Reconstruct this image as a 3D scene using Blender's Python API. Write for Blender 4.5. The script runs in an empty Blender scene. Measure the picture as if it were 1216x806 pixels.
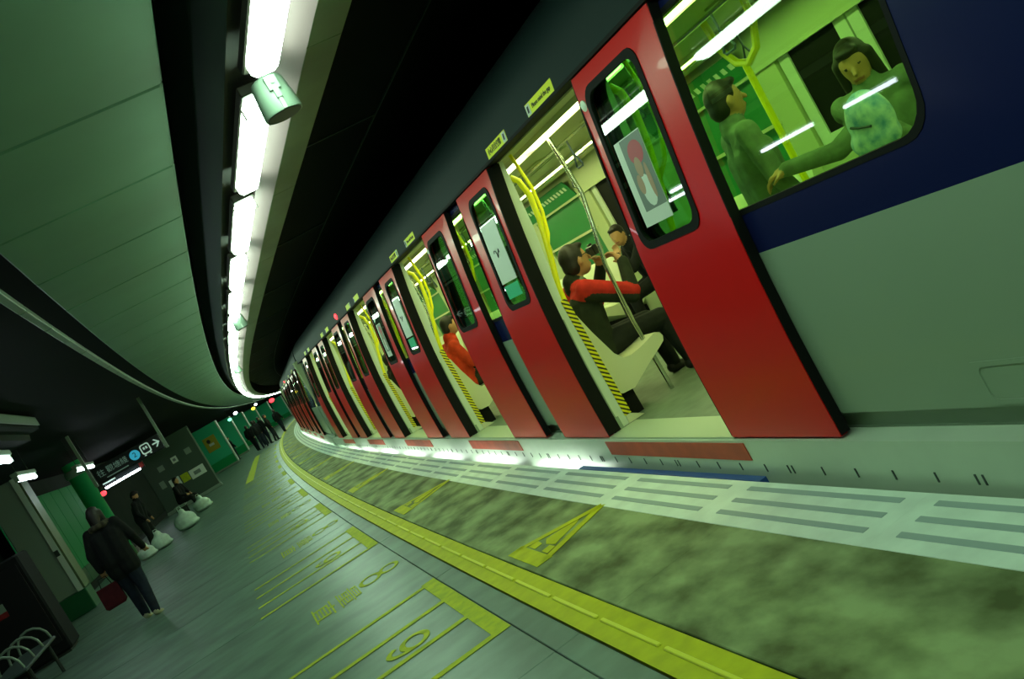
import bpy, bmesh, math, random
import numpy as np
from mathutils import Vector, Matrix
random.seed(7)
SC = bpy.context.scene
COL = SC.collection
PI = math.pi

# ------------------------------------------------------------------ camera
HC = 1.54
IMG_W, IMG_H, FPX = 1216, 806, 1081.0
ROLL, VPX, VPY = math.radians(30.0), 270.0, 520.0
rv = (math.cos(ROLL), -math.sin(ROLL)); uv = (-math.sin(ROLL), -math.cos(ROLL))
va = (VPX-IMG_W/2)*rv[0] + (VPY-IMG_H/2)*rv[1]
vb = (VPX-IMG_W/2)*uv[0] + (VPY-IMG_H/2)*uv[1]
PITCH = -math.atan2(vb, FPX); YAW = math.atan2(-va, math.hypot(FPX, vb))
FWD = Vector((math.sin(YAW)*math.cos(PITCH), math.cos(YAW)*math.cos(PITCH), math.sin(PITCH)))
RGT = Vector((math.cos(YAW), -math.sin(YAW), 0)); UPV = RGT.cross(FWD)
IX = rv[0]*RGT + uv[0]*UPV; IY = rv[1]*RGT + uv[1]*UPV
cd = bpy.data.cameras.new('camera'); cd.sensor_width = 36.0; cd.lens = FPX/IMG_W*36.0
cd.clip_start = 0.05; cd.clip_end = 400
cam = bpy.data.objects.new('camera', cd); COL.objects.link(cam)
cam.matrix_world = Matrix(((IX.x, -IY.x, -FWD.x, 0), (IX.y, -IY.y, -FWD.y, 0), (IX.z, -IY.z, -FWD.z, HC), (0, 0, 0, 1)))
SC.camera = cam

# ------------------------------------------------------------------ world, exposure
w = bpy.data.worlds.new('world'); SC.world = w; w.use_nodes = True
w.node_tree.nodes['Background'].inputs[0].default_value = (0.0015, 0.0025, 0.002, 1)
w.node_tree.nodes['Background'].inputs[1].default_value = 1.0
SC.view_settings.view_transform = 'Standard'; SC.view_settings.look = 'None'
SC.view_settings.exposure = 0.0; SC.view_settings.gamma = 1.0; SC.view_settings.use_curve_mapping = False
LAMP_COL = (0.66, 1.0, 0.70); LAMP_POWER = 24.0
CAR_COL = (0.88, 1.0, 0.42); CAR_POWER = 15.0

# ------------------------------------------------------------------ path of the bent platform
RAD, S0 = 530.0, 12.0
def C(s, d, z=0.0):
    p = (s-S0)/RAD
    return Vector((RAD-(RAD-d)*math.cos(p), S0+(RAD-d)*math.sin(p), z))
def HEAD(s): return -(s-S0)/RAD

# ------------------------------------------------------------------ materials
MATS = {}
def mat(name, col, rough=0.5, metal=0.0, spec=0.5, var=0.0, scale=4.0, emis=None, estr=0.0, bump=0.0, coat=0.0, col2=None, stretch=(1, 1, 1), detail=5.0):
    if name in MATS: return MATS[name]
    m = bpy.data.materials.new(name); m.use_nodes = True; nt = m.node_tree
    b = nt.nodes['Principled BSDF']
    b.inputs['Base Color'].default_value = (*col, 1); b.inputs['Roughness'].default_value = rough
    b.inputs['Metallic'].default_value = metal; b.inputs['Specular IOR Level'].default_value = spec
    b.inputs['Coat Weight'].default_value = coat
    if emis: b.inputs['Emission Color'].default_value = (*emis, 1); b.inputs['Emission Strength'].default_value = estr
    if var > 0 or bump > 0:
        tc = nt.nodes.new('ShaderNodeNewGeometry'); mp = nt.nodes.new('ShaderNodeMapping')
        mp.inputs['Scale'].default_value = stretch
        n = nt.nodes.new('ShaderNodeTexNoise'); n.inputs['Scale'].default_value = scale; n.inputs['Detail'].default_value = detail
        nt.links.new(tc.outputs['Position'], mp.inputs['Vector']); nt.links.new(mp.outputs['Vector'], n.inputs['Vector'])
        if var > 0:
            cr = nt.nodes.new('ShaderNodeValToRGB')
            c2 = col2 or tuple(c*(1-var) for c in col)
            cr.color_ramp.elements[0].position = 0.35; cr.color_ramp.elements[0].color = (*c2, 1)
            cr.color_ramp.elements[1].position = 0.65; cr.color_ramp.elements[1].color = (*col, 1)
            nt.links.new(n.outputs['Fac'], cr.inputs['Fac']); nt.links.new(cr.outputs['Color'], b.inputs['Base Color'])
        if bump > 0:
            bp = nt.nodes.new('ShaderNodeBump'); bp.inputs['Strength'].default_value = bump; bp.inputs['Distance'].default_value = 0.01
            nt.links.new(n.outputs['Fac'], bp.inputs['Height']); nt.links.new(bp.outputs['Normal'], b.inputs['Normal'])
    MATS[name] = m; return m
def glass(name, tint, ior=1.5):
    if name in MATS: return MATS[name]
    m = bpy.data.materials.new(name); m.use_nodes = True; nt = m.node_tree; nt.nodes.clear()
    o = nt.nodes.new('ShaderNodeOutputMaterial'); t = nt.nodes.new('ShaderNodeBsdfTransparent'); g = nt.nodes.new('ShaderNodeBsdfGlossy')
    t.inputs['Color'].default_value = (*tint, 1); g.inputs['Roughness'].default_value = 0.02; g.inputs['Color'].default_value = (1, 1, 1, 1)
    f = nt.nodes.new('ShaderNodeFresnel'); f.inputs['IOR'].default_value = ior
    x = nt.nodes.new('ShaderNodeMixShader')
    nt.links.new(f.outputs['Fac'], x.inputs['Fac']); nt.links.new(t.outputs[0], x.inputs[1]); nt.links.new(g.outputs[0], x.inputs[2])
    nt.links.new(x.outputs[0], o.inputs['Surface']); MATS[name] = m; return m
def stripes(name, c1, c2, freq, direction):
    m = bpy.data.materials.new(name); m.use_nodes = True; nt = m.node_tree; b = nt.nodes['Principled BSDF']
    tc = nt.nodes.new('ShaderNodeTexCoord'); d = nt.nodes.new('ShaderNodeVectorMath'); d.operation = 'DOT_PRODUCT'; d.inputs[1].default_value = direction
    mu = nt.nodes.new('ShaderNodeMath'); mu.operation = 'MULTIPLY'; mu.inputs[1].default_value = freq
    fr = nt.nodes.new('ShaderNodeMath'); fr.operation = 'FRACT'; gt = nt.nodes.new('ShaderNodeMath'); gt.operation = 'GREATER_THAN'; gt.inputs[1].default_value = 0.55
    mx = nt.nodes.new('ShaderNodeMix'); mx.data_type = 'RGBA'; mx.inputs[6].default_value = (*c1, 1); mx.inputs[7].default_value = (*c2, 1)
    nt.links.new(tc.outputs['Object'], d.inputs[0]); nt.links.new(d.outputs['Value'], mu.inputs[0]); nt.links.new(mu.outputs[0], fr.inputs[0])
    nt.links.new(fr.outputs[0], gt.inputs[0]); nt.links.new(gt.outputs[0], mx.inputs[0]); nt.links.new(mx.outputs[2], b.inputs['Base Color'])
    b.inputs['Roughness'].default_value = 0.5; MATS[name] = m; return m

M_slab = mat('platform paving', (0.15, 0.245, 0.18), 0.42, var=0.4, scale=2.2, bump=0.05, stretch=(1, 1.6, 1))
M_conc = mat('stained concrete', (0.29, 0.38, 0.17), 0.7, spec=0.25, var=0.75, scale=2.6, col2=(0.075, 0.10, 0.032), bump=0.12, stretch=(1.5, 1, 1), detail=9)
M_edge = mat('white edge paving', (0.72, 0.86, 0.72), 0.55, var=0.15, scale=5)
M_grip = mat('grey grip strip', (0.30, 0.40, 0.36), 0.7)
M_yel = mat('yellow tactile tile', (0.50, 0.54, 0.004), 0.6, var=0.2, scale=8, spec=0.25)
M_yrib = mat('pale yellow rib', (0.68, 0.72, 0.04), 0.4)
M_ypaint = mat('worn yellow paint', (0.46, 0.52, 0.01), 0.7, var=0.3, scale=14, col2=(0.32, 0.40, 0.02), spec=0.25)
M_dark = mat('dark subfloor', (0.03, 0.04, 0.03), 0.9)
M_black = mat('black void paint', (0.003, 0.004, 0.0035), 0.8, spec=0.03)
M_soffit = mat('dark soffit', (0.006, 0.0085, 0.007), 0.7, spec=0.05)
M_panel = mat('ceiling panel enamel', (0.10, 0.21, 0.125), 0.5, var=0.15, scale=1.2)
M_teal = mat('dark trough wall', (0.035, 0.06, 0.05), 0.5)
M_refl = mat('pale reflector', (0.22, 0.15, 0.17), 0.5)
M_olive = mat('olive flange', (0.10, 0.15, 0.06), 0.5, var=0.2, scale=3)
M_rail = mat('pale cable rail', (0.22, 0.30, 0.22), 0.4, metal=0.3)
M_lamp = mat('fluorescent diffuser', (0.9, 0.9, 0.9), 0.4, emis=LAMP_COL, estr=LAMP_POWER)
M_lamp2 = mat('bare fluorescent tube', (0.9, 0.9, 0.9), 0.4, emis=(0.8, 0.95, 1.0), estr=20.0)
M_house = mat('lamp housing', (0.035, 0.03, 0.02), 0.6)
M_spk = mat('grey green loudspeaker shell', (0.30, 0.42, 0.33), 0.45)
M_wall = mat('dim station wall', (0.009, 0.018, 0.011), 0.7, spec=0.1, var=0.3, scale=2)  # near-black base colour stands in for lamp falloff on the left wall
M_green = mat('green enamel panel', (0.008, 0.30, 0.085), 0.6, spec=0.2)
M_dgreen = mat('deep green base band', (0.005, 0.10, 0.03), 0.4)
M_mint = mat('mint enamel panel', (0.04, 0.50, 0.26), 0.5, spec=0.2)
M_pale = mat('pale column cladding', (0.20, 0.27, 0.20), 0.45)
M_trimw = mat('white trim', (0.55, 0.65, 0.55), 0.4)
M_red = mat('red train paint', (0.66, 0.006, 0.006), 0.30, spec=0.28, coat=0.12)
M_redp = mat('red sill plate', (0.55, 0.07, 0.03), 0.5, var=0.2, scale=6)
M_grey = mat('pale grey train paint', (0.24, 0.33, 0.23), 0.38, coat=0.2)
M_skirt = mat('skirt aluminium', (0.55, 0.66, 0.52), 0.4, metal=0.2, var=0.08, scale=3)
M_blue = mat('navy train paint', (0.006, 0.010, 0.060), 0.25, spec=0.3, coat=0.15)
M_rub = mat('black rubber', (0.005, 0.006, 0.005), 0.7, spec=0.15)
M_roof = mat('dark train roof', (0.010, 0.022, 0.022), 0.6, spec=0.12)
M_win = glass('green tinted window', (0.42, 0.78, 0.36))
M_dwin = glass('dark tinted door glass', (0.20, 0.50, 0.30))
M_cream = mat('cream moulding', (0.62, 0.66, 0.42), 0.4)
M_jamb = mat('pale jamb panel', (0.60, 0.70, 0.55), 0.4)
M_cfl = mat('train floor vinyl', (0.14, 0.20, 0.13), 0.5, var=0.25, scale=9)
M_cthr = mat('pale threshold plate', (0.42, 0.52, 0.36), 0.4, metal=0.3)
M_cceil = mat('train ceiling', (0.46, 0.50, 0.24), 0.4)
M_cwall = mat('train inner wall', (0.48, 0.56, 0.30), 0.4)
M_carl = mat('saloon light strip', (0.9, 0.9, 0.9), 0.4, emis=CAR_COL, estr=CAR_POWER)
M_chrome = mat('brushed steel', (0.62, 0.66, 0.60), 0.22, metal=1.0)
M_yrail = mat('bright yellow rail', (0.85, 0.80, 0.0), 0.35)
M_strap = mat('blue grey strap', (0.04, 0.07, 0.10), 0.4)
M_route = mat('green route map', (0.01, 0.22, 0.06), 0.4)
M_label = mat('yellow label', (0.85, 0.88, 0.01), 0.5)
M_white = mat('white print', (0.65, 0.72, 0.62), 0.5)
M_ink = mat('black print', (0.02, 0.02, 0.02), 0.6)
M_pink = mat('poster red', (0.45, 0.06, 0.08), 0.5)
M_skinp = mat('poster tan', (0.40, 0.25, 0.15), 0.5)
M_pgrey = mat('poster grey', (0.16, 0.20, 0.17), 0.5)
M_gap = mat('gap lamp', (0.9, 0.9, 0.9), 0.4, emis=(0.9, 1.0, 0.9), estr=13.0)
M_bluer = mat('blue rubber strip', (0.02, 0.08, 0.30), 0.4)
M_redl = mat('red signal lens', (0.6, 0.02, 0.02), 0.4, emis=(1.0, 0.03, 0.04), estr=4.0)
M_yell = mat('amber signal lens', (0.6, 0.5, 0.02), 0.4, emis=(0.9, 0.8, 0.05), estr=2.5)
M_grl = mat('green signal lens', (0.1, 0.6, 0.3), 0.4, emis=(0.2, 1.0, 0.55), estr=2.5)
M_tape = stripes('yellow black hazard tape', (0.75, 0.70, 0.0), (0.02, 0.02, 0.01), 27.0, (0.9, 0.0, 1.0))

# ------------------------------------------------------------------ mesh helpers
class MB:
    def __init__(s): s.v = []; s.f = []; s.m = []
    def poly(s, pts, mi=0):
        i = len(s.v); s.v += [tuple(p) for p in pts]; s.f.append(tuple(range(i, i+len(pts)))); s.m.append(mi); return s
    def box(s, x0, x1, y0, y1, z0, z1, mi=0):
        i = len(s.v)
        s.v += [(x0, y0, z0), (x1, y0, z0), (x1, y1, z0), (x0, y1, z0), (x0, y0, z1), (x1, y0, z1), (x1, y1, z1), (x0, y1, z1)]
        for q in ((0, 3, 2, 1), (4, 5, 6, 7), (0, 1, 5, 4), (1, 2, 6, 5), (2, 3, 7, 6), (3, 0, 4, 7)):
            s.f.append(tuple(i+a for a in q)); s.m.append(mi)
        return s
    def bbox(s, x0, x1, y0, y1, z0, z1, b=0.01, mi=0):      # box with chamfered vertical and top edges
        pts = [(x0+b, y0), (x1-b, y0), (x1, y0+b), (x1, y1-b), (x1-b, y1), (x0+b, y1), (x0, y1-b), (x0, y0+b)]
        cx, cy = (x0+x1)/2, (y0+y1)/2
        def sh(p): return (p[0]+(b if p[0] < cx else -b), p[1]+(b if p[1] < cy else -b))
        rings = [[(*sh(p), z0) for p in pts], [(*p, z0+b) for p in pts], [(*p, z1-b) for p in pts], [(*sh(p), z1) for p in pts]]
        return s.rings(rings, mi, caps=True)
    def rings(s, rs, mi=0, caps=False, closed=True):
        i = len(s.v); n = len(rs[0])
        for r in rs: s.v += [tuple(p) for p in r]
        for a in range(len(rs)-1):
            for k in range(n if closed else n-1):
                k2 = (k+1) % n
                s.f.append((i+a*n+k, i+a*n+k2, i+(a+1)*n+k2, i+(a+1)*n+k)); s.m.append(mi)
        if caps:
            s.f.append(tuple(i+k for k in reversed(range(n)))); s.m.append(mi)
            s.f.append(tuple(i+(len(rs)-1)*n+k for k in range(n))); s.m.append(mi)
        return s
    def tube(s, pts, r, n=8, mi=0):
        P = [Vector(p) for p in pts]; R = r if isinstance(r, (list, tuple)) else [r]*len(P); rs = []
        for k, p in enumerate(P):
            t = (P[min(k+1, len(P)-1)]-P[max(k-1, 0)]).normalized()
            a = t.orthogonal() if k == 0 else (pa - t*pa.dot(t))
            a.normalize(); pa = a; b = t.cross(a)
            rs.append([p+R[k]*(math.cos(2*PI*j/n)*a+math.sin(2*PI*j/n)*b) for j in range(n)])
        return s.rings(rs, mi, caps=True)
    def prism(s, poly, fn, a, c, mi=0):                     # poly of 2-D points, fn(u, v, t) -> 3-D, from t=a to t=c
        return s.rings([[fn(u, v, a) for u, v in poly], [fn(u, v, c) for u, v in poly]], mi, caps=True)
    def lathe(s, c, prof, n=20, mi=0, axis='Z', caps=True):
        c = Vector(c); rs = []
        for r, h in prof:
            ring = []
            for j in range(n):
                x, y = r*math.cos(2*PI*j/n), r*math.sin(2*PI*j/n)
                ring.append(c+Vector((x, y, h) if axis == 'Z' else ((h, x, y) if axis == 'X' else (y, h, x))))
            rs.append(ring)
        return s.rings(rs, mi, caps=caps)
    def ell(s, c, r, n=12, mi=0):
        c = Vector(c); rs = []
        for a in range(n+1):
            t = -PI/2+PI*a/n; q = max(math.cos(t), 0.02)
            rs.append([c+Vector((r[0]*q*math.cos(2*PI*j/n), r[1]*q*math.sin(2*PI*j/n), r[2]*math.sin(t))) for j in range(n)])
        return s.rings(rs, mi, caps=True)
    def mesh(s, name, mats, smooth=False):
        me = bpy.data.meshes.new(name); me.from_pydata(s.v, [], s.f)
        ms = mats if isinstance(mats, (list, tuple)) else [mats]
        for m in ms: me.materials.append(m)
        if len(ms) > 1: me.polygons.foreach_set('material_index', s.m)
        bm = bmesh.new(); bm.from_mesh(me); bmesh.ops.recalc_face_normals(bm, faces=bm.faces); bm.to_mesh(me); bm.free()
        if smooth:
            me.polygons.foreach_set('use_smooth', [True]*len(me.polygons))
            me.set_sharp_from_angle(angle=math.radians(40))
        me.update(); return me
    def build(s, name, mats, parent=None, smooth=False, loc=None, rz=0.0):
        return link(name, s.mesh(name, mats, smooth), parent, loc, rz)
def link(name, me, parent=None, loc=None, rz=0.0):
    o = bpy.data.objects.new(name, me); COL.objects.link(o)
    if parent is not None: o.parent = parent
    if loc is not None: o.location = loc
    if rz: o.rotation_euler = (0, 0, rz)
    return o
def tag(o, label=None, cat=None, group=None, kind=None):
    if label: o['label'] = label
    if cat: o['category'] = cat
    if group: o['group'] = group
    if kind: o['kind'] = kind
    return o
def thing(name, label, cat, loc=(0, 0, 0), rz=0.0, group=None):
    return tag(link(name, None, None, loc, rz), label, cat, group)
def copy_tree(o, parent=None, skip=()):
    c = o.copy(); COL.objects.link(c)
    if parent is not None: c.parent = parent
    for ch in list(o.children):
        if ch.name.split('.')[0] not in skip: copy_tree(ch, c, skip)
    return c
def strip(mb, prof, s0, s1, step=2.0, mi=0, closed=False):
    n = max(1, int(math.ceil((s1-s0)/step)))
    mb.rings([[C(s0+(s1-s0)*k/n, d, z) for d, z in prof] for k in range(n+1)], mi, caps=closed, closed=closed); return mb
def rrect(y0, y1, z0, z1, r, n=5):
    pts = []
    for cx, cz, a0 in ((y1-r, z1-r, 0), (y0+r, z1-r, 90), (y0+r, z0+r, 180), (y1-r, z0+r, 270)):
        for k in range(n+1):
            a = math.radians(a0+90*k/n); pts.append((cx+r*math.cos(a), cz+r*math.sin(a)))
    return pts
def text_mesh(body, size, mt, name='lettering'):
    cu = bpy.data.curves.new('t', 'FONT'); cu.body = body; cu.size = size; cu.align_x = 'CENTER'; cu.align_y = 'CENTER'; cu.extrude = 0.0008
    cu.resolution_u = 3
    o = bpy.data.objects.new('t', cu); COL.objects.link(o)
    me = bpy.data.meshes.new_from_object(o.evaluated_get(bpy.context.evaluated_depsgraph_get()))
    bpy.data.objects.remove(o); bpy.data.curves.remove(cu)
    me.name = name; me.materials.clear(); me.materials.append(mt); return me

# ------------------------------------------------------------------ platform floor
EDGE = 2.03
mb = MB()
strip(mb, [(-5.6, -0.015), (EDGE-0.04, -0.015), (EDGE-0.04, -0.09), (EDGE-0.25, -0.12), (EDGE-0.25, -1.1)], -8, 160, 3)
floor = tag(mb.build('floor', M_dark), kind='structure')
mb = MB(); strip(mb, [(EDGE-0.25, -1.1), (6.5, -1.1)], -8, 160, 4); mb.build('track_bed', M_black, floor)
def piece(name, w, l, mt, s, d, me=None, h=0.02, b=0.004):
    if me is None:
        me = MB().bbox(-w/2, w/2, -l/2, l/2, -h, 0, b).mesh(name, mt)
    link(name, me, floor, C(s, d), HEAD(s)); return me
pm = {}
JY0, JP = 3.9, 2.32
cols = [(0.728, 0.135, M_slab), (-1.90, 5.112, M_slab), (1.335, 0.655, M_conc)]
for ci, (d, wd, mt) in enumerate(cols):
    for k in range(-3, 26):
        pm[ci] = piece('floor_slab' if mt is M_slab else 'concrete_slab', wd, JP-(0.008 if mt is M_slab else 0.001), mt, JY0+JP*(k+0.5), d, pm.get(ci))
far = MB()
for d, wd, mt in cols[:2]: strip(far, [(d-wd/2, 0), (d+wd/2, 0)], JY0+JP*26, 160, 3)
tag(far.build('far_paving', M_slab, floor), kind='stuff')
far = MB(); strip(far, [(1.008, 0), (1.662, 0)], JY0+JP*26, 160, 3); tag(far.build('far_concrete', M_conc, floor), kind='stuff')
# tactile warning line: each tile carries a raised rib
t = MB(); t.box(-0.095, 0.095, -0.3045, 0.3045, -0.02, 0.003)
t.bbox(-0.011, 0.011, -0.28, 0.28, 0.0, 0.012, 0.004, mi=1)
tm = t.mesh('tactile_tile', [M_yel, M_yrib])
for k in range(-8, 190):
    s = 5.405+0.61*k; link('tactile_tile', tm, floor, C(s, 0.90), HEAD(s))
# white edge slabs with grip strips
t = MB(); t.bbox(-0.185, 0.185, -0.634, 0.634, -0.05, 0.002, 0.002)
for x in (-0.09, 0.015, 0.12): t.bbox(x-0.018, x+0.018, -0.545, 0.545, 0.0, 0.005, 0.002, mi=1)
em = t.mesh('edge_slab', [M_edge, M_grip])
for k in range(-5, 110):
    s = 4.79+1.27*k; link('edge_slab', em, floor, C(s, EDGE-0.185), HEAD(s))
# queue lanes, one set in front of every door
PER = 3.84
def lane_mesh():
    m = MB(); z0, z1 = 0.0005, 0.002
    m.box(0.55, 0.65, -0.87, 0.87, z0, z1)
    for y in (-0.84, -0.31, 0.24, 0.80): m.box(-0.56, 0.555, y-0.03, y+0.03, z0, z1)
    return m.mesh('queue_lane_marking', M_ypaint)
lm = lane_mesh()
def ring2(m, cx, cy, rx, ry, t, z0, z1, n=20):
    for k in range(n):
        a, b = 2*PI*k/n, 2*PI*(k+1)/n
        q = [(cx+(rx+s)*math.cos(g), cy+(ry+s)*math.sin(g)) for g, s in ((a, 0), (b, 0), (b, -t), (a, -t))]
        m.prism(q, lambda u, v, w_: (u, v, w_), z0, z1)
def nine():
    m = MB(); ring2(m, 0.26, 0, 0.10, 0.13, 0.04, 0.0005, 0.002)
    [m.prism([(0.24+0.17*math.cos(t)*u, -0.0-0.13*math.sin(t)*1.0*u2) for t, u, u2 in ((g0, 1, 1), (g1, 1, 1), (g1, 0.78, 0.68), (g0, 0.78, 0.68))], lambda u, v, w_: (u, v, w_), 0.0005, 0.002) for g0, g1 in [(PI/2+0.27*q, PI/2+0.27*(q+1)) for q in range(9)]]
    return m.mesh('floor_numeral', M_ypaint)
def eight():
    m = MB(); ring2(m, 0.35, 0, 0.10, 0.15, 0.035, 0.0005, 0.002); ring2(m, 0.52, 0, 0.09, 0.13, 0.035, 0.0005, 0.002)
    return m.mesh('floor_numeral', M_ypaint)
nm, e8 = nine(), eight()
g1, g2 = text_mesh('量', 0.24, M_ypaint, 'floor_character'), text_mesh('直', 0.24, M_ypaint, 'floor_character')
def tri_mesh():
    m = MB(); z0, z1 = 0.0005, 0.002
    A, B, T = (1.06, -0.29), (1.06, 0.29), (1.665, 0.0)
    def bar(p, q, w0, w1):
        p, q = Vector(p), Vector(q); t = (q-p).normalized(); n = Vector((-t.y, t.x))
        m.prism([p-n*w0, q-n*w1, q+n*w1, p+n*w0], lambda u, v, w_: (u, v, w_), z0, z1)
    bar((1.10, -0.28), (1.10, 0.28), 0.055, 0.055); bar((1.10, -0.255), T, 0.032, 0.035); bar((1.10, 0.255), T, 0.032, 0.035)
    for q in ([(1.165, -0.17), (1.165, -0.07), (1.23, -0.06), (1.235, -0.15)], [(1.165, 0.05), (1.165, 0.17), (1.235, 0.16), (1.225, 0.06)],
              [(1.25, -0.11), (1.23, 0.0), (1.27, 0.09), (1.34, 0.08), (1.42, 0.06), (1.50, 0.03), (1.44, -0.02), (1.36, -0.05)],
              [(1.30, -0.15), (1.33, -0.11), (1.39, -0.085), (1.39, -0.12)]):
        m.prism(q, lambda u, v, w_: (u, v, w_), z0, z1)
    return m.mesh('warning_triangle', M_yel)
trm = tri_mesh()
for k in range(0, 12):
    s = 5.39+PER*k+0.2*min(k, 1)
    link('queue_lane_marking', lm, floor, C(s, 0, 0.002), HEAD(s))
    link('floor_numeral', nm, floor, C(s-0.1, 0, 0.002), HEAD(s))
    link('floor_numeral', e8, floor, C(s+2.0, 0, 0.002), HEAD(s))
    for gm, d in ((g1, 0.13), (g2, -0.09)):
        o = link('floor_character', gm, floor, C(s+1.95, d, 0.003), 0); o.rotation_euler = (0, 0, HEAD(s)-PI/2); o.scale = (2.5, 0.85, 1)
    link('warning_triangle', trm, floor, C(s-0.04+(0.0 if k else 0.0), 0, 0.002), HEAD(s))
# slanting yellow guide line far along the platform
mb = MB(); mb.prism([(-0.26, 29.9), (0.02, 29.9), (0.95, 48.5), (0.60, 47.0)], lambda u, v, t: (u, v, t), 0.001, 0.004); mb.build('guide_line', M_ypaint, floor)

# ------------------------------------------------------------------ ceiling
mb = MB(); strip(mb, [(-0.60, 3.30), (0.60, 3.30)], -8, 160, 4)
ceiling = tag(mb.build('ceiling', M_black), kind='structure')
pl = MB().bbox(-0.51, 0.51, -0.590, 0.590, 0.0, 0.03, 0.010).mesh('ceiling_panel', M_panel)
for k in range(-6, 110):
    s = 4.66+1.195*k; link('ceiling_panel', pl, ceiling, C(s, -0.04, 3.0), HEAD(s))
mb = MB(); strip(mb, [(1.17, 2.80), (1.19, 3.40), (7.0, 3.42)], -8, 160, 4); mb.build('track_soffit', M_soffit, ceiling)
for k in range(-1, 30):        # raised joint beads of the soffit cladding
    s = 3.6+4.3*k
    mb = MB(); mb.prism([(1.19, 3.40), (2.5, 3.40), (2.5, 3.39), (1.19, 3.39)], lambda u, v, t: C(t, u, v), s, s+0.02); mb.build('soffit_joint', M_teal, ceiling)
mb = MB(); strip(mb, [(2.49, 3.40), (2.49, 3.385), (2.505, 3.385), (2.505, 3.40)], -8, 160, 4); mb.build('soffit_bead', M_teal, ceiling)
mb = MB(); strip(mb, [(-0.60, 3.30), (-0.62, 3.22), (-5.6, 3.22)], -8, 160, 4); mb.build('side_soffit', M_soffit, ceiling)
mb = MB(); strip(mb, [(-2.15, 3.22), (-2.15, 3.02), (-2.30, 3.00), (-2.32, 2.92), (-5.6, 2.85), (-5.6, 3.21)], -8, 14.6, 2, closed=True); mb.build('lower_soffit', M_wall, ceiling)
mb = MB(); strip(mb, [(-2.13, 3.05), (-2.13, 3.16), (-2.10, 3.17), (-2.10, 3.04)], -8, 14.5, 2, closed=True); mb.build('beam_trim', M_pale, ceiling)
# segmented cable rail beside the panels
rm = MB().bbox(-0.03, 0.03, -0.47, 0.47, -0.02, 0.03, 0.006).mesh('cable_rail', M_rail)
for k in range(-4, 110):
    s = 4.5+0.97*k; link('cable_rail', rm, ceiling, C(s, -0.745, 3.0), HEAD(s))
# light trough
mb = MB(); strip(mb, [(0.60, 3.30), (0.62, 3.05), (0.665, 2.85), (0.665, 2.84)], -8, 160, 3)
trough = tag(mb.build('trim_1', M_teal), kind='structure')
mb = MB(); strip(mb, [(0.665, 2.84), (0.67, 2.90), (0.90, 2.90)], -8, 160, 3); mb.build('trough_top', M_house, trough)
mb = MB(); strip(mb, [(0.90, 2.90), (0.90, 2.83), (1.00, 2.775)], -8, 160, 3); mb.build('reflector', M_refl, trough)
fl = MB().bbox(-0.085, 0.085, -1.19, 1.19, -0.01, 0.01, 0.003).mesh('flange_plate', M_olive)
for k in range(-3, 65):
    s = 4.9+2.39*k; link('flange_plate', fl, trough, C(s, 1.087, 2.785), HEAD(s))
# lamps
def lamp_parts():
    m = MB(); L = 0.775
    prof = [(-0.068, 2.80), (-0.066, 2.765), (-0.045, 2.742), (0.045, 2.742), (0.066, 2.765), (0.068, 2.80)]
    rs = []
    for y, f in ((-L, 0.55), (-L+0.035, 0.85), (-L+0.10, 1.0), (L-0.10, 1.0), (L-0.035, 0.85), (L, 0.55)):
        rs.append([(x*f, y, 2.80+(z-2.80)*f) for x, z in prof])
    m.rings(rs, caps=True)
    h = MB(); h.bbox(-0.075, 0.075, -L-0.03, L+0.03, 2.801, 2.85, 0.006)
    c = MB()
    c.box(-0.074, -0.069, -L+0.12, -L+0.14, 2.745, 2.805)
    c2 = MB(); c2.box(0.069, 0.074, -L+0.12, -L+0.14, 2.745, 2.805)
    g = MB(); g.box(-0.02, 0.02, -0.03, 0.03, 2.85, 2.90)
    return m.mesh('diffuser', M_lamp), h.mesh('housing', M_house), c.mesh('clip', M_house), c2.mesh('clip', M_house), g.mesh('bracket', M_house)
lpm = lamp_parts()
ordn = ['nearest', 'second', 'third', 'fourth', 'fifth', 'sixth', 'seventh', 'eighth', 'ninth', 'tenth', 'eleventh', 'twelfth']
LS0, LP = 2.98, 1.855
for k in range(-4, 62):
    s = LS0+LP*k
    if k < 0: lab = 'fluorescent ceiling lamp in the trough behind the viewpoint'
    elif k < 12: lab = 'long white fluorescent ceiling lamp, %s of the row in the trough' % ordn[k]
    elif k < 30: lab = 'small glowing lamp where the ceiling trough starts to bend'
    else: lab = 'tiny glowing lamp at the far curved end of the trough'
    r = thing('ceiling_lamp', lab, 'ceiling lamp', C(s, 0.80), HEAD(s), 'fluorescent lamps of the ceiling trough')
    for nme, me in zip(('diffuser', 'housing', 'clip', 'clip', 'bracket'), lpm): link(nme, me, r)
# loudspeakers hanging under the trough
def speaker(s, lab):
    r = thing('loudspeaker', lab, 'loudspeaker', C(s, 0.825, 2.62), HEAD(s), 'loudspeakers under the light trough')
    m = MB(); m.lathe((0, 0, 0), [(0.086, 0.0), (0.088, 0.01), (0.083, 0.07), (0.074, 0.15), (0.066, 0.165), (0.05, 0.17)], 24); m.build('shell', M_spk, r, True)
    m = MB(); m.lathe((0, 0, 0), [(0.078, 0.012), (0.08, -0.002), (0.074, -0.003)], 24); m.build('grille', M_teal, r)
    m = MB(); m.box(-0.012, 0.012, -0.096, -0.078, 0.05, 0.15); m.box(-0.025, 0.025, -0.092, -0.07, 0.09, 0.15); m.tube([(0, -0.08, 0.12), (0, -0.103, 0.12)], 0.008); m.build('bracket', M_spk, r)
    m = MB(); m.box(-0.008, 0.008, -0.0915, -0.08, 0.0, 0.06); m.build('white_stripe', M_trimw, r)
    m = MB(); m.tube([(0, 0, 0.16), (0, 0, 0.215)], 0.014); m.build('stem', M_spk, r)
speaker(3.90, 'grey-green round loudspeaker hanging between the two nearest ceiling lamps')
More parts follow.
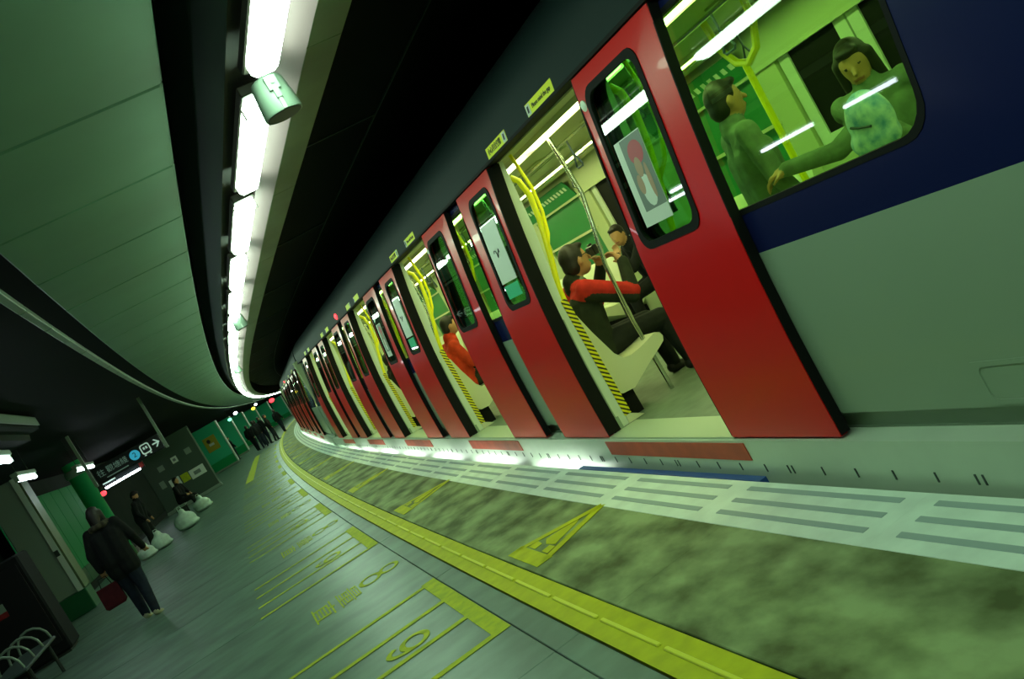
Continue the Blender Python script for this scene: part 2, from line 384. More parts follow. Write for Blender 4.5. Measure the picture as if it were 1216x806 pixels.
speaker(11.65, 'small loudspeaker hanging below the ceiling trough midway along the platform')
speaker(20.2, 'tiny loudspeaker hanging where the ceiling trough begins to bend')

# ------------------------------------------------------------------ walls
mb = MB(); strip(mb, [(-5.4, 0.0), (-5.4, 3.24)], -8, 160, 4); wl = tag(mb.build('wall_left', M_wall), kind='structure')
gp = MB().bbox(0.0, 0.03, -0.59, 0.59, 0.46, 2.72, 0.006).mesh('wall_panel', M_green)
gb = MB().bbox(0.0, 0.05, -0.59, 0.59, 0.02, 0.455, 0.006).mesh('wall_base_panel', M_dgreen)
for k in range(0, 8):
    s = 23.0+1.2*k
    link('wall_panel', gp, wl, C(s, -5.1), HEAD(s)); link('wall_base_panel', gb, wl, C(s, -5.1), HEAD(s))
mb = MB(); strip(mb, [(6.4, -1.1), (6.4, 3.42)], -8, 160, 4); tag(mb.build('wall_right', M_black), kind='structure')
mb = MB(); mb.prism([(-6, -1.1), (7, -1.1), (7, 3.45), (-6, 3.45)], lambda u, v, t: C(t, u, v), 158, 158.3); tag(mb.build('wall_far', M_wall), kind='structure')

# ------------------------------------------------------------------ train
X0 = 2.172
PZ = [-1.0, 0.21, 0.64, 1.045, 1.40, 1.69, 1.98, 2.26, 2.30]
PX = [0.0, 0.0, 0.001, 0.020, 0.059, 0.098, 0.146, 0.196, 0.205]
def prof(z): return 0.0579*max(z-0.42, 0.0)**2
YC = 12.0
def cbuild(m, name, mats, parent, smooth=False):
    m.v = [(x, y-YC, z) for x, y, z in m.v]; return m.build(name, mats, parent, smooth)
def sheet(m, y0, y1, z0, z1, off, th, nz=6, mi=0):          # curved side sheet
    zs = [z0+(z1-z0)*k/nz for k in range(nz+1)]
    m.rings([[(prof(z)+off, y0, z), (prof(z)+off, y1, z), (prof(z)+off+th, y1, z), (prof(z)+off+th, y0, z)] for z in zs], mi, caps=True)
def holed(m, outer, inner, off, th, mi=0):                  # sheet between an outer rectangle and an inner loop
    y0, y1, z0, z1 = outer; cy = sum(p[0] for p in inner)/len(inner); cz = sum(p[1] for p in inner)/len(inner)
    out = []
    for y, z in inner:
        dy, dz = y-cy, z-cz
        t = min((y1-cy)/dy if dy > 1e-9 else 1e9, (y0-cy)/dy if dy < -1e-9 else 1e9, (z1-cz)/dz if dz > 1e-9 else 1e9, (z0-cz)/dz if dz < -1e-9 else 1e9)
        out.append([cy+dy*t, cz+dz*t])
    for c in ((y0, z0), (y0, z1), (y1, z0), (y1, z1)):
        k = min(range(len(out)), key=lambda i: (out[i][0]-c[0])**2+(out[i][1]-c[1])**2); out[k] = list(c)
    def loop(pts, o): return [(prof(z)+o, y, z) for y, z in pts]
    m.rings([loop(inner, off+th), loop(inner, off), loop(out, off), loop(out, off+th), loop(inner, off+th)], mi)
def pane(m, loop_pts, off, mi=0):                           # curved glass inside a loop
    z0, z1 = min(p[1] for p in loop_pts), max(p[1] for p in loop_pts); n = 20
    rows = []
    for k in range(n+1):
        z = z0+(z1-z0)*(0.001+0.998*k/n); ys = []
        L = len(loop_pts)
        for i in range(L):
            a, b = loop_pts[i], loop_pts[(i+1) % L]
            if (a[1]-z)*(b[1]-z) <= 0 and a[1] != b[1]: ys.append(a[0]+(b[0]-a[0])*(z-a[1])/(b[1]-a[1]))
        rows.append([(prof(z)+off, min(ys), z), (prof(z)+off, max(ys), z)])
    m.rings(rows, mi, closed=False)
def grow(pts, d):
    cy = sum(p[0] for p in pts)/len(pts); cz = sum(p[1] for p in pts)/len(pts)
    hy = max(abs(p[0]-cy) for p in pts); hz = max(abs(p[1]-cz) for p in pts)
    return [(cy+(p[0]-cy)*(hy+d)/hy, cz+(p[1]-cz)*(hz+d)/hz) for p in pts]

car = thing('train_car', 'nearest train car with red sliding doors standing open at the platform', 'train car', (X0, YC, 0), 0, 'cars of the train')
Y_FRONT, Y_REAR = 0.4, 23.45
OPEN = [(4.26+PER*k, 5.90+PER*k) for k in range(5)]
ZT = 2.255
def add_leaf(y0, y1, wy0, wy1, seal_y):
    m = MB(); sheet(m, y0, y1, 0.215, 1.20, 0, 0.04, 14)
    win = rrect(wy0, wy1, 1.30, 2.165, 0.085)
    holed(m, (y0, y1, 1.20, ZT), win, 0, 0.04)
    leaf = cbuild(m, 'door_leaf', M_red, car, True)
    m = MB(); holed(m, (wy0-0.012, wy1+0.012, 1.288, 2.177), grow(win, -0.035), -0.004, 0.03); 
    m2 = MB()
    outer, inner = grow(win, 0.006), grow(win, -0.032)
    def lp(pts, o): return [(prof(z)+o, y, z) for y, z in pts]
    m2.rings([lp(inner, 0.02), lp(inner, -0.005), lp(outer, -0.005), lp(outer, 0.02), lp(inner, 0.02)])
    cbuild(m2, 'window_gasket', M_rub, leaf)
    m = MB(); pane(m, grow(win, -0.03), 0.006); cbuild(m, 'glass_pane', M_dwin, leaf, True)
    m = MB()
    a, b = (seal_y-0.004, seal_y+0.012) if seal_y == y1 else (seal_y-0.012, seal_y+0.004)
    sheet(m, a, b, 0.22, ZT-0.005, 0.002, 0.05, 8); cbuild(m, 'edge_seal', M_rub, leaf)
    t_ = y0 if seal_y == y1 else y1
    m = MB(); sheet(m, t_-0.006, t_+0.004, 0.22, ZT-0.005, 0.004, 0.05, 8); cbuild(m, 'edge_seal', M_rub, leaf)
    return leaf
for k, (a, b) in enumerate(OPEN):
    lr = add_leaf(a-0.89, a, a-0.68, a-0.09, a); ll = add_leaf(b, b+0.87, b+0.10, b+0.62, b)
    # round door button plate near the leading edge of the right leaf
    m = MB(); m.lathe((prof(2.12)-0.001, a-0.045, 2.10), [(0.03, 0.0), (0.03, -0.006), (0.012, -0.008)], 14, axis='X'); cbuild(m, 'lock_disc', M_skirt, lr)
    # posters behind the leaf glass
    m = MB(); sheet(m, a-0.47, a-0.19, 1.40, 1.84, 0.002, 0.003, 6, 3); sheet(m, a-0.47, a-0.25, 1.47, 1.835, 0.001, 0.0005, 6, 0)
    def blob(cy, cz, ry, rz, mi, o): m.rings([[(prof(cz+rz*math.sin(t)*q)+o, cy+ry*math.cos(t)*q, cz+rz*math.sin(t)*q) for t in [2*PI*e/14 for e in range(14)]] for q in (1.0, 0.02)], mi)
    blob(a-0.37, 1.75, 0.075, 0.06, 1, 0.0002); blob(a-0.35, 1.68, 0.035, 0.05, 2, 0.0); blob(a-0.36, 1.56, 0.06, 0.08, 3, 0.0001); blob(a-0.31, 1.60, 0.03, 0.05, 2, -0.0002); blob(a-0.41, 1.60, 0.02, 0.09, 2, -0.0003)
    if k in (0, 2): cbuild(m, 'poster', [M_pgrey, M_pink, M_skinp, M_white], lr)
    m = MB(); sheet(m, b+0.20, b+0.55, 1.50, 1.95, 0.002, 0.003, 4, 0); sheet(m, b+0.22, b+0.53, 1.38, 1.48, 0.002, 0.003, 2, 1)
    zc = 1.72
    m.tube([(prof(zc+0.03*math.sin(i*0.9))+0.001, b+0.32+0.012*math.cos(i*1.3)+0.012*i, zc+0.03*math.sin(i*0.9)) for i in range(11)], 0.004, 5, 2)
    if k in (0, 1): cbuild(m, 'poster', [M_white, M_mint, M_ink], ll)
    # red sill plate, threshold, labels over the door
    m = MB(); m.box(-0.018, -0.010, a-0.09, b+0.08, 0.083, 0.186); cbuild(m, 'sill_plate', M_redp, car)
    m = MB(); m.box(0.0, 0.24, a, b, 0.18, 0.214); cbuild(m, 'threshold', M_cthr, car)
    for (u0, u1, iw) in ((a+0.20, a+0.64, 1), (b-0.58, b-0.15, 0)):
        m = MB(); m.prism([(0.188, 2.278), (0.200, 2.352), (0.203, 2.352), (0.191, 2.278)], lambda u, v, t: (u, t, v), u0, u1)
        lb = cbuild(m, 'warning_label', M_label, car)
        c0 = (u1-0.07, u1-0.005) if iw else (u0+0.005, u0+0.07)
        m = MB(); m.prism([(0.1868, 2.283), (0.1978, 2.347), (0.1985, 2.347), (0.1875, 2.283)], lambda u, v, t: (u, t, v), *c0); cbuild(m, 'label_icon', M_white, lb)
        m = MB(); m.prism([(0.1865, 2.297), (0.1950, 2.335), (0.1955, 2.335), (0.1870, 2.297)], lambda u, v, t: (u, t, v), c0[0]+0.02, c0[1]-0.02); cbuild(m, 'label_figure', M_ink, lb)
        if k < 2:
            o = link('label_text', text_mesh('Please mind the gap' if iw else '小心月台空隙', 0.038 if iw else 0.048, M_ink, 'label_text'), lb)
            yc = (u0+u1)/2-(0.035 if iw else -0.035)
            o.matrix_local = Matrix.Translation((0.1915, yc-YC, 2.315)) @ Matrix(((0, 0.16, -1, 0), (-1, 0, 0, 0), (0, 0.987, 0.16, 0), (0, 0, 0, 1)))
    # jamb, draught screens with hazard tape, yellow rails (far side of the opening faces the viewer)
    for yj, sg in ((b, 1), (a, -1)):
        m = MB(); ya, yb = sorted((yj-sg*0.006, yj+sg*0.075)); sheet(m, ya, yb, 0.216, 2.25, 0.050, 0.056, 8); cbuild(m, 'door_post', M_rub, car)
        ya, yb = sorted((yj+sg*0.02, yj+sg*0.08))
        m = MB(); m.prism([(0.105, 0.214), (0.205, 0.214), (0.208, 1.20), (0.30, 1.75), (0.34, 2.25), (0.25, 2.25), (0.16, 1.60), (0.115, 1.1)], lambda u, v, t: (u, t, v), ya, yb)
        scn = cbuild(m, 'draught_screen', M_jamb, car)
        ya, yb = sorted((yj+sg*0.012, yj+sg*0.085))
        m = MB(); m.prism([(0.190, 0.275), (0.245, 0.275), (0.245, 1.205), (0.195, 1.205)], lambda u, v, t: (u, t, v), ya, yb); cbuild(m, 'hazard_tape', M_tape, scn)
        m = MB(); m.prism([(0.19, 0.214), (0.33, 0.214), (0.24, 0.27), (0.195, 0.275)], lambda u, v, t: (u, t, v), ya, yb); cbuild(m, 'screen_foot', M_cream, scn)
        yy = yj+sg*0.05
        m = MB(); m.tube([(0.235, yy, 1.20), (0.25, yy, 1.30), (0.315, yy, 1.52), (0.38, yy, 1.78), (0.405, yy, 1.95), (0.385, yy, 2.08), (0.34, yy, 2.13)], 0.022, 10); cbuild(m, 'grab_rail', M_yrail, car, True)
        m = MB(); m.tube([(0.335, yy, 1.58), (0.40, yy+sg*0.04, 1.66), (0.455, yy+sg*0.06, 1.82), (0.475, yy+sg*0.06, 2.0), (0.45, yy+sg*0.06, 2.30)], 0.014, 8); cbuild(m, 'grab_rail', M_yrail, car, True)
# body side sections
secs = [(Y_FRONT, OPEN[0][0])]+[(OPEN[k][1], OPEN[k+1][0]) for k in range(4)]+[(OPEN[4][1], Y_REAR)]
BO = 0.058
for i, (ya, yb) in enumerate(secs):
    if i == 0: wy = (2.24, 4.12)
    elif i == 5: wy = (21.42, 23.0)
    else: wy = (ya+0.13, yb-0.13)
    m = MB(); sheet(m, ya, yb, 0.30, 1.085, BO, 0.06, 8); sheet(m, ya, yb, 0.20, 0.302, BO+0.048, 0.03, 1)
    sp = cbuild(m, 'side_panel', M_grey, car)
    win = rrect(wy[0], wy[1], 1.275, 2.19, 0.13)
    m = MB(); holed(m, (ya, yb, 1.085, 2.26), win, BO, 0.04); bp = cbuild(m, 'window_surround', M_blue, car, True)
    m2 = MB(); o_, i_ = grow(win, 0.012), grow(win, -0.012)
    m2.rings([[(prof(z)+o, y, z) for y, z in L] for L, o in ((i_, BO+0.03), (i_, BO-0.003), (o_, BO-0.003), (o_, BO+0.03), (i_, BO+0.03))])
    cbuild(m2, 'window_gasket', M_rub, bp)
    m = MB(); pane(m, grow(win, -0.005), BO+0.012); cbuild(m, 'glass_pane', M_win, bp, True)
# access cover on the front panel
m = MB(); m2 = rrect(2.30, 2.52, 0.33, 0.46, 0.03)
holed(m, (2.28, 2.54, 0.31, 0.48), m2, BO-0.004, 0.004); cbuild(m, 'access_cover', M_grey, car)
# skirt with vent slots, cantrail, roof
m = MB(); m.prism([(-0.012, 0.202), (-0.012, -0.30), (0.10, -0.42), (0.16, -0.42), (0.16, 0.202)], lambda u, v, t: (u, t, v), Y_FRONT, Y_REAR); cbuild(m, 'skirt', M_skirt, car)
m = MB()
for q in range(90):
    y = 2.2+0.235*q
    for dy in ((0, 0.035) if q % 5 == 2 else (0,)): m.box(-0.0155, -0.011, y+dy, y+dy+0.008, 0.018, 0.062)
cbuild(m, 'vent_slots', M_teal, car)['kind'] = 'stuff'
m = MB(); m.prism([(0.175, 2.258), (0.175, 2.276), (0.30, 2.30), (0.30, 2.258)], lambda u, v, t: (u, t, v), Y_FRONT, Y_REAR); cbuild(m, 'cantrail', M_rub, car)
half = [(0.188, 2.276), (0.200, 2.34)]+[(1.45-1.25*math.cos(t)**0.6, 2.34+0.56*math.sin(t)**0.75) for t in [PI/2*q/14 for q in range(1, 14)]]+[(1.45, 2.90)]
outl = half+[(2.9-x, z) for x, z in reversed(half[:-1])]
inn = [(2.68, 2.34), (0.24, 2.34)]
m = MB(); m.prism(outl+inn, lambda u, v, t: (u, t, v), Y_FRONT, Y_REAR); cbuild(m, 'roof', M_roof, car, True)
# interior shell
m = MB(); m.box(0.10, 2.80, Y_FRONT, Y_REAR, 0.15, 0.21); cbuild(m, 'saloon_floor', M_cfl, car)
m = MB(); m.prism([(0.30, 2.335), (0.34, 2.26), (0.62, 2.30), (2.28, 2.30), (2.56, 2.26), (2.60, 2.335)], lambda u, v, t: (u, t, v), Y_FRONT+0.02, Y_REAR-0.02); cbuild(m, 'saloon_ceiling', M_cceil, car)
m = MB(); m.box(0.10, 2.80, Y_REAR-0.06, Y_REAR, 0.2, 2.34); cbuild(m, 'end_wall', M_cwall, car)
m = MB(); m.box(0.10, 2.80, Y_FRONT, Y_FRONT+0.05, 0.2, 2.34); cbuild(m, 'end_wall', M_cwall, car)
m = MB(); m.box(2.74, 2.80, Y_FRONT, Y_REAR, 0.2, 1.12); m.box(2.70, 2.80, Y_FRONT, Y_REAR, 1.95, 2.34)
for i, (ya, yb) in enumerate(secs):
    m.box(2.73, 2.80, ya-0.0, ya+0.32, 1.12, 1.95); m.box(2.73, 2.80, yb-0.32, yb, 1.12, 1.95)
cbuild(m, 'far_side_wall', M_cwall, car)
for i, (ya, yb) in enumerate(secs):
    m = MB(); m.box(2.765, 2.775, ya+0.32, yb-0.32, 1.12, 1.95); cbuild(m, 'far_window', M_rub if i == 99 else M_route, car)
    m = MB(); m.prism([(2.60, 2.20), (2.70, 1.98), (2.695, 1.975), (2.595, 2.195)], lambda u, v, t: (u, t, v), ya+0.25, yb-0.25); rm_ = cbuild(m, 'route_map', M_route, car)
    m = MB()
    for q in range(int((yb-ya-0.7)/0.11)):
        y = ya+0.33+0.11*q; m.prism([(2.626, 2.13), (2.648, 2.08), (2.646, 2.079), (2.624, 2.129)], lambda u, v, t: (u, t, v), y, y+0.06)
    if m.v: cbuild(m, 'route_map_print', M_white, rm_)
    m = MB(); m.box(2.715, 2.74, ya+0.25, yb-0.25, 1.50, 1.53); cbuild(m, 'window_bar', M_cream, car)
for k, (a, b) in enumerate(OPEN):
    for y0_, y1_ in ((a+0.02, (a+b)/2-0.01), ((a+b)/2+0.01, b-0.02)):
        m = MB(); m.box(2.755, 2.79, y0_, y1_, 0.22, 1.25); m.box(2.755, 2.79, y0_, y0_+0.12, 1.25, 1.95); m.box(2.755, 2.79, y1_-0.12, y1_, 1.25, 1.95); fd = cbuild(m, 'far_door_leaf', M_jamb, car)
        m = MB(); m.box(2.77, 2.78, y0_+0.12, y1_-0.12, 1.25, 1.95); cbuild(m, 'far_door_glass', M_rub, fd)
# saloon lights
for xr in (0.72, 2.16):
    for q in range(12):
        y = 1.0+1.86*q
        m = MB(); m.bbox(xr-0.07, xr+0.07, y, y+1.62, 2.268, 2.301, 0.008); cbuild(m, 'light_strip', M_carl, car)
    m = MB(); m.box(xr-0.10, xr-0.082, 0.8, 23.2, 2.262, 2.30); m.box(xr+0.082, xr+0.10, 0.8, 23.2, 2.262, 2.30); cbuild(m, 'light_trim', M_cream, car)
# air vents in the ceiling
for q in range(11):
    y = 1.6+1.96*q
    m = MB(); m.box(1.28, 1.62, y, y+0.9, 2.285, 2.302)
    for e in range(4): m.box(1.31+0.08*e, 1.34+0.08*e, y+0.04, y+0.86, 2.278, 2.287)
    cbuild(m, 'ceiling_vent', M_cwall, car)
# benches
def bench_prof(mir):
    p = [(0.17, 0.50), (0.17, 1.08), (0.23, 1.13), (0.28, 1.06), (0.32, 0.90), (0.39, 0.68), (0.44, 0.615), (0.50, 0.605), (0.60, 0.615), (0.70, 0.64), (0.75, 0.65), (0.785, 0.63), (0.795, 0.60), (0.78, 0.565), (0.74, 0.545), (0.58, 0.475), (0.40, 0.39), (0.30, 0.40)]
    return [(2.92-x, z) for x, z in p] if mir else p
for i, (ya, yb) in enumerate(secs):
    for mir in (False, True):
        y0_, y1_ = ya+0.10, yb-0.10
        if i == 0: y0_ = 1.2
        if i == 5: y1_ = yb-0.15
        m = MB(); m.prism(bench_prof(mir), lambda u, v, t: (u, t, v), y0_, y1_); bn = cbuild(m, 'bench_seat', M_cream, car, True)
        sx = -1 if mir else 1; bx = 2.92 if mir else 0
        m = MB()
        m.box(min(bx+sx*0.12, bx+sx*0.40), max(bx+sx*0.12, bx+sx*0.40), y0_+0.05, y1_-0.05, 0.205, 0.42); cbuild(m, 'bench_base', M_rub, bn)
# poles with a bent top and straps
for k, (a, b) in enumerate(OPEN):
    for yy, sg in ((b+0.20, 1), (a-0.20, -1)):
        if k == 0 and sg < 0: continue
        m = MB(); m.tube([(0.70, yy, 0.21), (0.69, yy, 0.8), (0.72, yy, 1.25), (0.79, yy, 1.55), (0.84, yy, 1.8), (0.83, yy, 2.05), (0.82, yy, 2.30)], 0.017, 10); cbuild(m, 'grab_pole', M_chrome, car, True)
    m = MB(); m.tube([(1.75, (a+b)/2+0.9, 0.21), (1.75, (a+b)/2+0.9, 2.3)], 0.016, 8); cbuild(m, 'grab_pole', M_chrome, car, True)
    m = MB(); yq = (a+b)/2
    if k == 0:
        m.tube([(1.43, yq-0.36+0.0, 2.29), (1.43, yq-0.38, 2.08), (1.43, yq-0.46, 1.96), (1.43, yq-0.56, 1.92), (1.43, yq-0.68, 1.97), (1.43, yq-0.76, 2.10), (1.43, yq-0.78, 2.29)], 0.024, 8)
        m.tube([(1.43, yq-0.52, 1.92), (1.43, yq-0.50, 1.2), (1.43, yq-0.50, 0.21)], 0.022, 8); cbuild(m, 'ring_pole', M_yrail, car, True)
for xr in (0.98, 1.92):
    m = MB(); m.tube([(xr, 1.0, 2.20), (xr, 23.0, 2.20)], 0.012, 6); cbuild(m, 'strap_rail', M_chrome, car)
    for q in range(20):
        y = 1.9+1.07*q
        m = MB(); m.tube([(xr, y, 2.21), (xr, y, 2.09)], 0.008, 6)
        tr = [(xr, y, 2.09), (xr, y-0.055, 1.99), (xr, y-0.04, 1.975), (xr, y+0.04, 1.975), (xr, y+0.055, 1.99), (xr, y, 2.09)]
        m.tube(tr, 0.008, 6); cbuild(m, 'strap_handle', M_strap, car)
# red door lamp on the cantrail
m = MB(); m.ell((0.198, 14.6, 2.35), (0.03, 0.085, 0.05), 10); cbuild(m, 'door_lamp', M_redl, car, True)
# following cars on the curve
inside = {'strap_handle', 'strap_rail', 'ceiling_vent', 'route_map', 'window_bar', 'vent_slots', 'ring_pole', 'access_cover', 'poster'}
for j, lab in enumerate(('second train car seen at a grazing angle beyond the nearest car', 'third train car curving away behind the second', 'last visible train car at the far end of the bend')):
    s = S0+23.4*(j+1)
    c2 = copy_tree(car, None, inside); c2.location = C(s, X0); c2.rotation_euler = (0, 0, HEAD(s)); c2['label'] = lab
# lamps in the gap under the platform nosing, blue rubber strip by the first door
for k in range(0, 26):
    s = 7.2+2.2*k
    lab = 'white gap lamp below the platform edge, %s from the blue rubber strip' % ordn[k] if k < 6 else 'small white gap lamp below the platform edge under the far cars'
    r = thing('gap_lamp', lab, 'gap lamp', C(s, EDGE-0.03, -0.10), HEAD(s), 'lamps in the platform gap')
    m = MB(); m.bbox(0.0, 0.03, -0.75, 0.75, -0.03, 0.015, 0.004); m.build('lens', M_gap, r)
    m = MB(); m.box(-0.02, 0.0, -0.8, 0.8, -0.04, 0.02); m.build('bracket', M_dark, r)
m = MB(); m.prism([(EDGE+0.0005, -0.04), (EDGE+0.045, -0.035), (EDGE+0.045, 0.006), (EDGE+0.0005, 0.006)], lambda u, v, t: C(t, u, v), 4.05, 6.5)
tag(m.build('edge_strip', M_bluer), 'blue rubber strip along the platform edge below the nearest open door', 'rubber strip')

# ------------------------------------------------------------------ people
def orthob(d):
    d = d.normalized(); a = d.orthogonal().normalized(); return a, d.cross(a)
class Body:
    """collects tapered capsules and ellipsoids, fuses them into one continuous surface"""
    def __init__(s): s.p = []
    def cap(s, a, b, ra, rb, tg): s.p.append(('c', np.array(a, float), np.array(b, float), ra, rb, tg)); return s
    def ell(s, c, r, tg, R=None): s.p.append(('e', np.array(c, float), np.array(r, float), np.array(R if R is not None else np.eye(3), float), 0, tg)); return s
    def fuse(s, name, mats, parent, voxel, smooth=3):
        m = MB()
        for q in s.p:
            if q[0] == 'c':
                a, b = Vector(q[1]), Vector(q[2]); d = b-a; n = 10
                if d.length < 1e-5: d = Vector((0, 0, 1e-4))
                t = d.normalized(); u, w_ = orthob(t); rs = []
                for k in range(5):
                    g = -PI/2+PI/2*k/4; rs.append([a+t*(q[3]*math.sin(g))+max(q[3]*math.cos(g), 1e-4)*(math.cos(2*PI*j/n)*u+math.sin(2*PI*j/n)*w_) for j in range(n)])
                for k in range(5):
                    g = PI/2*k/4; rs.append([b+t*(q[4]*math.sin(g))+max(q[4]*math.cos(g), 1e-4)*(math.cos(2*PI*j/n)*u+math.sin(2*PI*j/n)*w_) for j in range(n)])
                m.rings(rs, caps=True)
            else:
                n = 12; rs = []
                for k in range(n+1):
                    g = -PI/2+PI*k/n; ring = []
                    for j in range(n):
                        l = np.array([max(math.cos(g), 1e-3)*math.cos(2*PI*j/n), max(math.cos(g), 1e-3)*math.sin(2*PI*j/n), math.sin(g)])*q[2]
                        ring.append(Vector(q[1]+q[3] @ l))
                    rs.append(ring)
                m.rings(rs, caps=True)
        me0 = bpy.data.meshes.new('raw')
        me0.from_pydata(m.v, [], m.f)
        bm = bmesh.new(); bm.from_mesh(me0); bmesh.ops.recalc_face_normals(bm, faces=bm.faces); bm.to_mesh(me0); bm.free()
        o = bpy.data.objects.new('raw', me0); COL.objects.link(o)
        md = o.modifiers.new('r', 'REMESH'); md.mode = 'VOXEL'; md.voxel_size = voxel; md.use_smooth_shade = True
        if smooth: sm = o.modifiers.new('s', 'SMOOTH'); sm.factor = 0.5; sm.iterations = smooth
        me = bpy.data.meshes.new_from_object(o.evaluated_get(bpy.context.evaluated_depsgraph_get()))
        bpy.data.objects.remove(o); bpy.data.meshes.remove(me0)
        me.name = name; me.materials.clear()
        tags = []
        for q in s.p:
            if q[5] not in tags: tags.append(q[5])
        for t_ in tags: me.materials.append(mats[t_])
        n = len(me.polygons); c = np.empty(n*3); me.polygons.foreach_get('center', c); c = c.reshape(-1, 3)
        best = np.full(n, 1e9); idx = np.zeros(n, int)
        for q in s.p:
            if q[0] == 'c':
                ab = q[2]-q[1]; L = max(ab @ ab, 1e-9); t_ = np.clip((c-q[1]) @ ab/L, 0, 1)
                d = np.linalg.norm(c-(q[1]+t_[:, None]*ab), axis=1)-(q[3]+(q[4]-q[3])*t_)
            else:
                l = ((c-q[1]) @ q[3])/q[2]; k = np.linalg.norm(l, axis=1); d = (k-1)*q[2].min()
            up = d < best-1e-6; best[up] = d[up]; idx[up] = tags.index(q[5])
        me.polygons.foreach_set('material_index', idx.astype(np.int32)); me.polygons.foreach_set('use_smooth', [True]*n)
        me.update(); return link(name, me, parent)
def frame(f, up=(0, 0, 1)):
    f = Vector(f).normalized(); r = f.cross(Vector(up)).normalized(); u = r.cross(f); return f, r, u
def add_head(b, hc, face, up=(0, 0, 1), k=1.0):
    f, r, u = frame(face, up); R = np.array([list(r), list(f), list(u)]).T
    P = lambda x, y, z: Vector(hc)+(r*x+f*y+u*z)*k
    b.ell(hc, (0.074*k, 0.092*k, 0.112*k), 'skin', R); b.ell(P(0, 0.03, -0.055), (0.056*k, 0.062*k, 0.06*k), 'skin', R)
    b.cap(P(0, 0.088, 0.012), P(0, 0.110, -0.022), 0.009*k, 0.014*k, 'skin')
    for sx in (-1, 1):
        b.ell(P(sx*0.077, -0.005, -0.012), (0.010*k, 0.020*k, 0.032*k), 'skin', R)
        b.ell(P(sx*0.032, 0.080, 0.012), (0.012*k, 0.008*k, 0.005*k), 'eye', R)
    b.cap(P(-0.022, 0.088, -0.058), P(0.022, 0.088, -0.058), 0.007*k, 0.007*k, 'lip')
def add_hair(root, hc, face, mt, up=(0, 0, 1), k=1.0, long_=0.0, voxel=0.012, hood=False):
    f, r, u = frame(face, up); R = np.array([list(r), list(f), list(u)]).T
    P = lambda x, y, z: Vector(hc)+(r*x+f*y+u*z)*k
    b = Body(); b.ell(P(0, -0.018, 0.026), (0.084*k, 0.093*k, 0.100*k), 'h', R); b.ell(P(0, -0.045, -0.025), (0.078*k, 0.062*k, 0.075*k), 'h', R)
    b.ell(P(0, 0.05, 0.085), (0.06*k, 0.045*k, 0.025*k), 'h', R)
    if long_ > 0:
        for sx in (-1, 1): b.cap(P(sx*0.072, 0.0, 0.02), P(sx*0.085, 0.0, -long_), 0.034*k, 0.03*k, 'h')
        b.cap(P(0, -0.06, 0), P(0, -0.075, -long_), 0.07*k, 0.06*k, 'h')
    if hood:
        b.ell(P(0, -0.03, 0.01), (0.115*k, 0.12*k, 0.135*k), 'h', R)
    return b.fuse('hair' if not hood else 'hood', {'h': mt}, root, voxel, 2)
def add_hand(b, wr, d, palm, k=1.0, curl=0.6, side=1):
    """wrist, pointing direction, palm normal"""
    d = Vector(d).normalized(); pn = Vector(palm); pn = (pn-d*pn.dot(d)).normalized(); w_ = d.cross(pn)*side; wr = Vector(wr)
    b.cap(wr, wr+d*0.045*k, 0.024*k, 0.028*k, 'skin')
    for sx in (-0.022, 0.022): b.cap(wr+d*0.03*k+w_*sx*0.8*k, wr+d*0.082*k+w_*sx*k, 0.017*k, 0.015*k, 'skin')
    for q, (o, L) in enumerate(((-0.033, 0.058), (-0.011, 0.074), (0.011, 0.080), (0.033, 0.070))):
        p0 = wr+d*0.085*k+w_*o*k; d1 = (d*math.cos(curl)+pn*math.sin(curl)); d2 = (d*math.cos(curl*2.1)+pn*math.sin(curl*2.1))
        p1 = p0+d1*L*0.5*k; p2 = p1+d2*L*0.5*k
        b.cap(p0, p1, 0.0095*k, 0.009*k, 'skin'); b.cap(p1, p2, 0.009*k, 0.0078*k, 'skin')
    t0 = wr+d*0.025*k+w_*0.032*k; t1 = t0+(d*0.6+w_*0.75+pn*0.3).normalized()*0.042*k; t2 = t1+(d*0.9+pn*0.5).normalized()*0.032*k
    b.cap(t0, t1, 0.012*k, 0.0105*k, 'skin'); b.cap(t1, t2, 0.0105*k, 0.009*k, 'skin')
M_hair = mat('dark hair', (0.012, 0.010, 0.006), 0.55)
M_eye = mat('eye dark', (0.02, 0.015, 0.01), 0.3)
M_skin = mat('skin', (0.50, 0.26, 0.11), 0.5)
M_lip = mat('lips', (0.35, 0.12, 0.07), 0.5)
def cloth(n, c, c2=None): return mat(n, c, 0.85, var=0.3 if c2 is None else 0.5, scale=14, col2=c2, bump=0.15, spec=0.2)
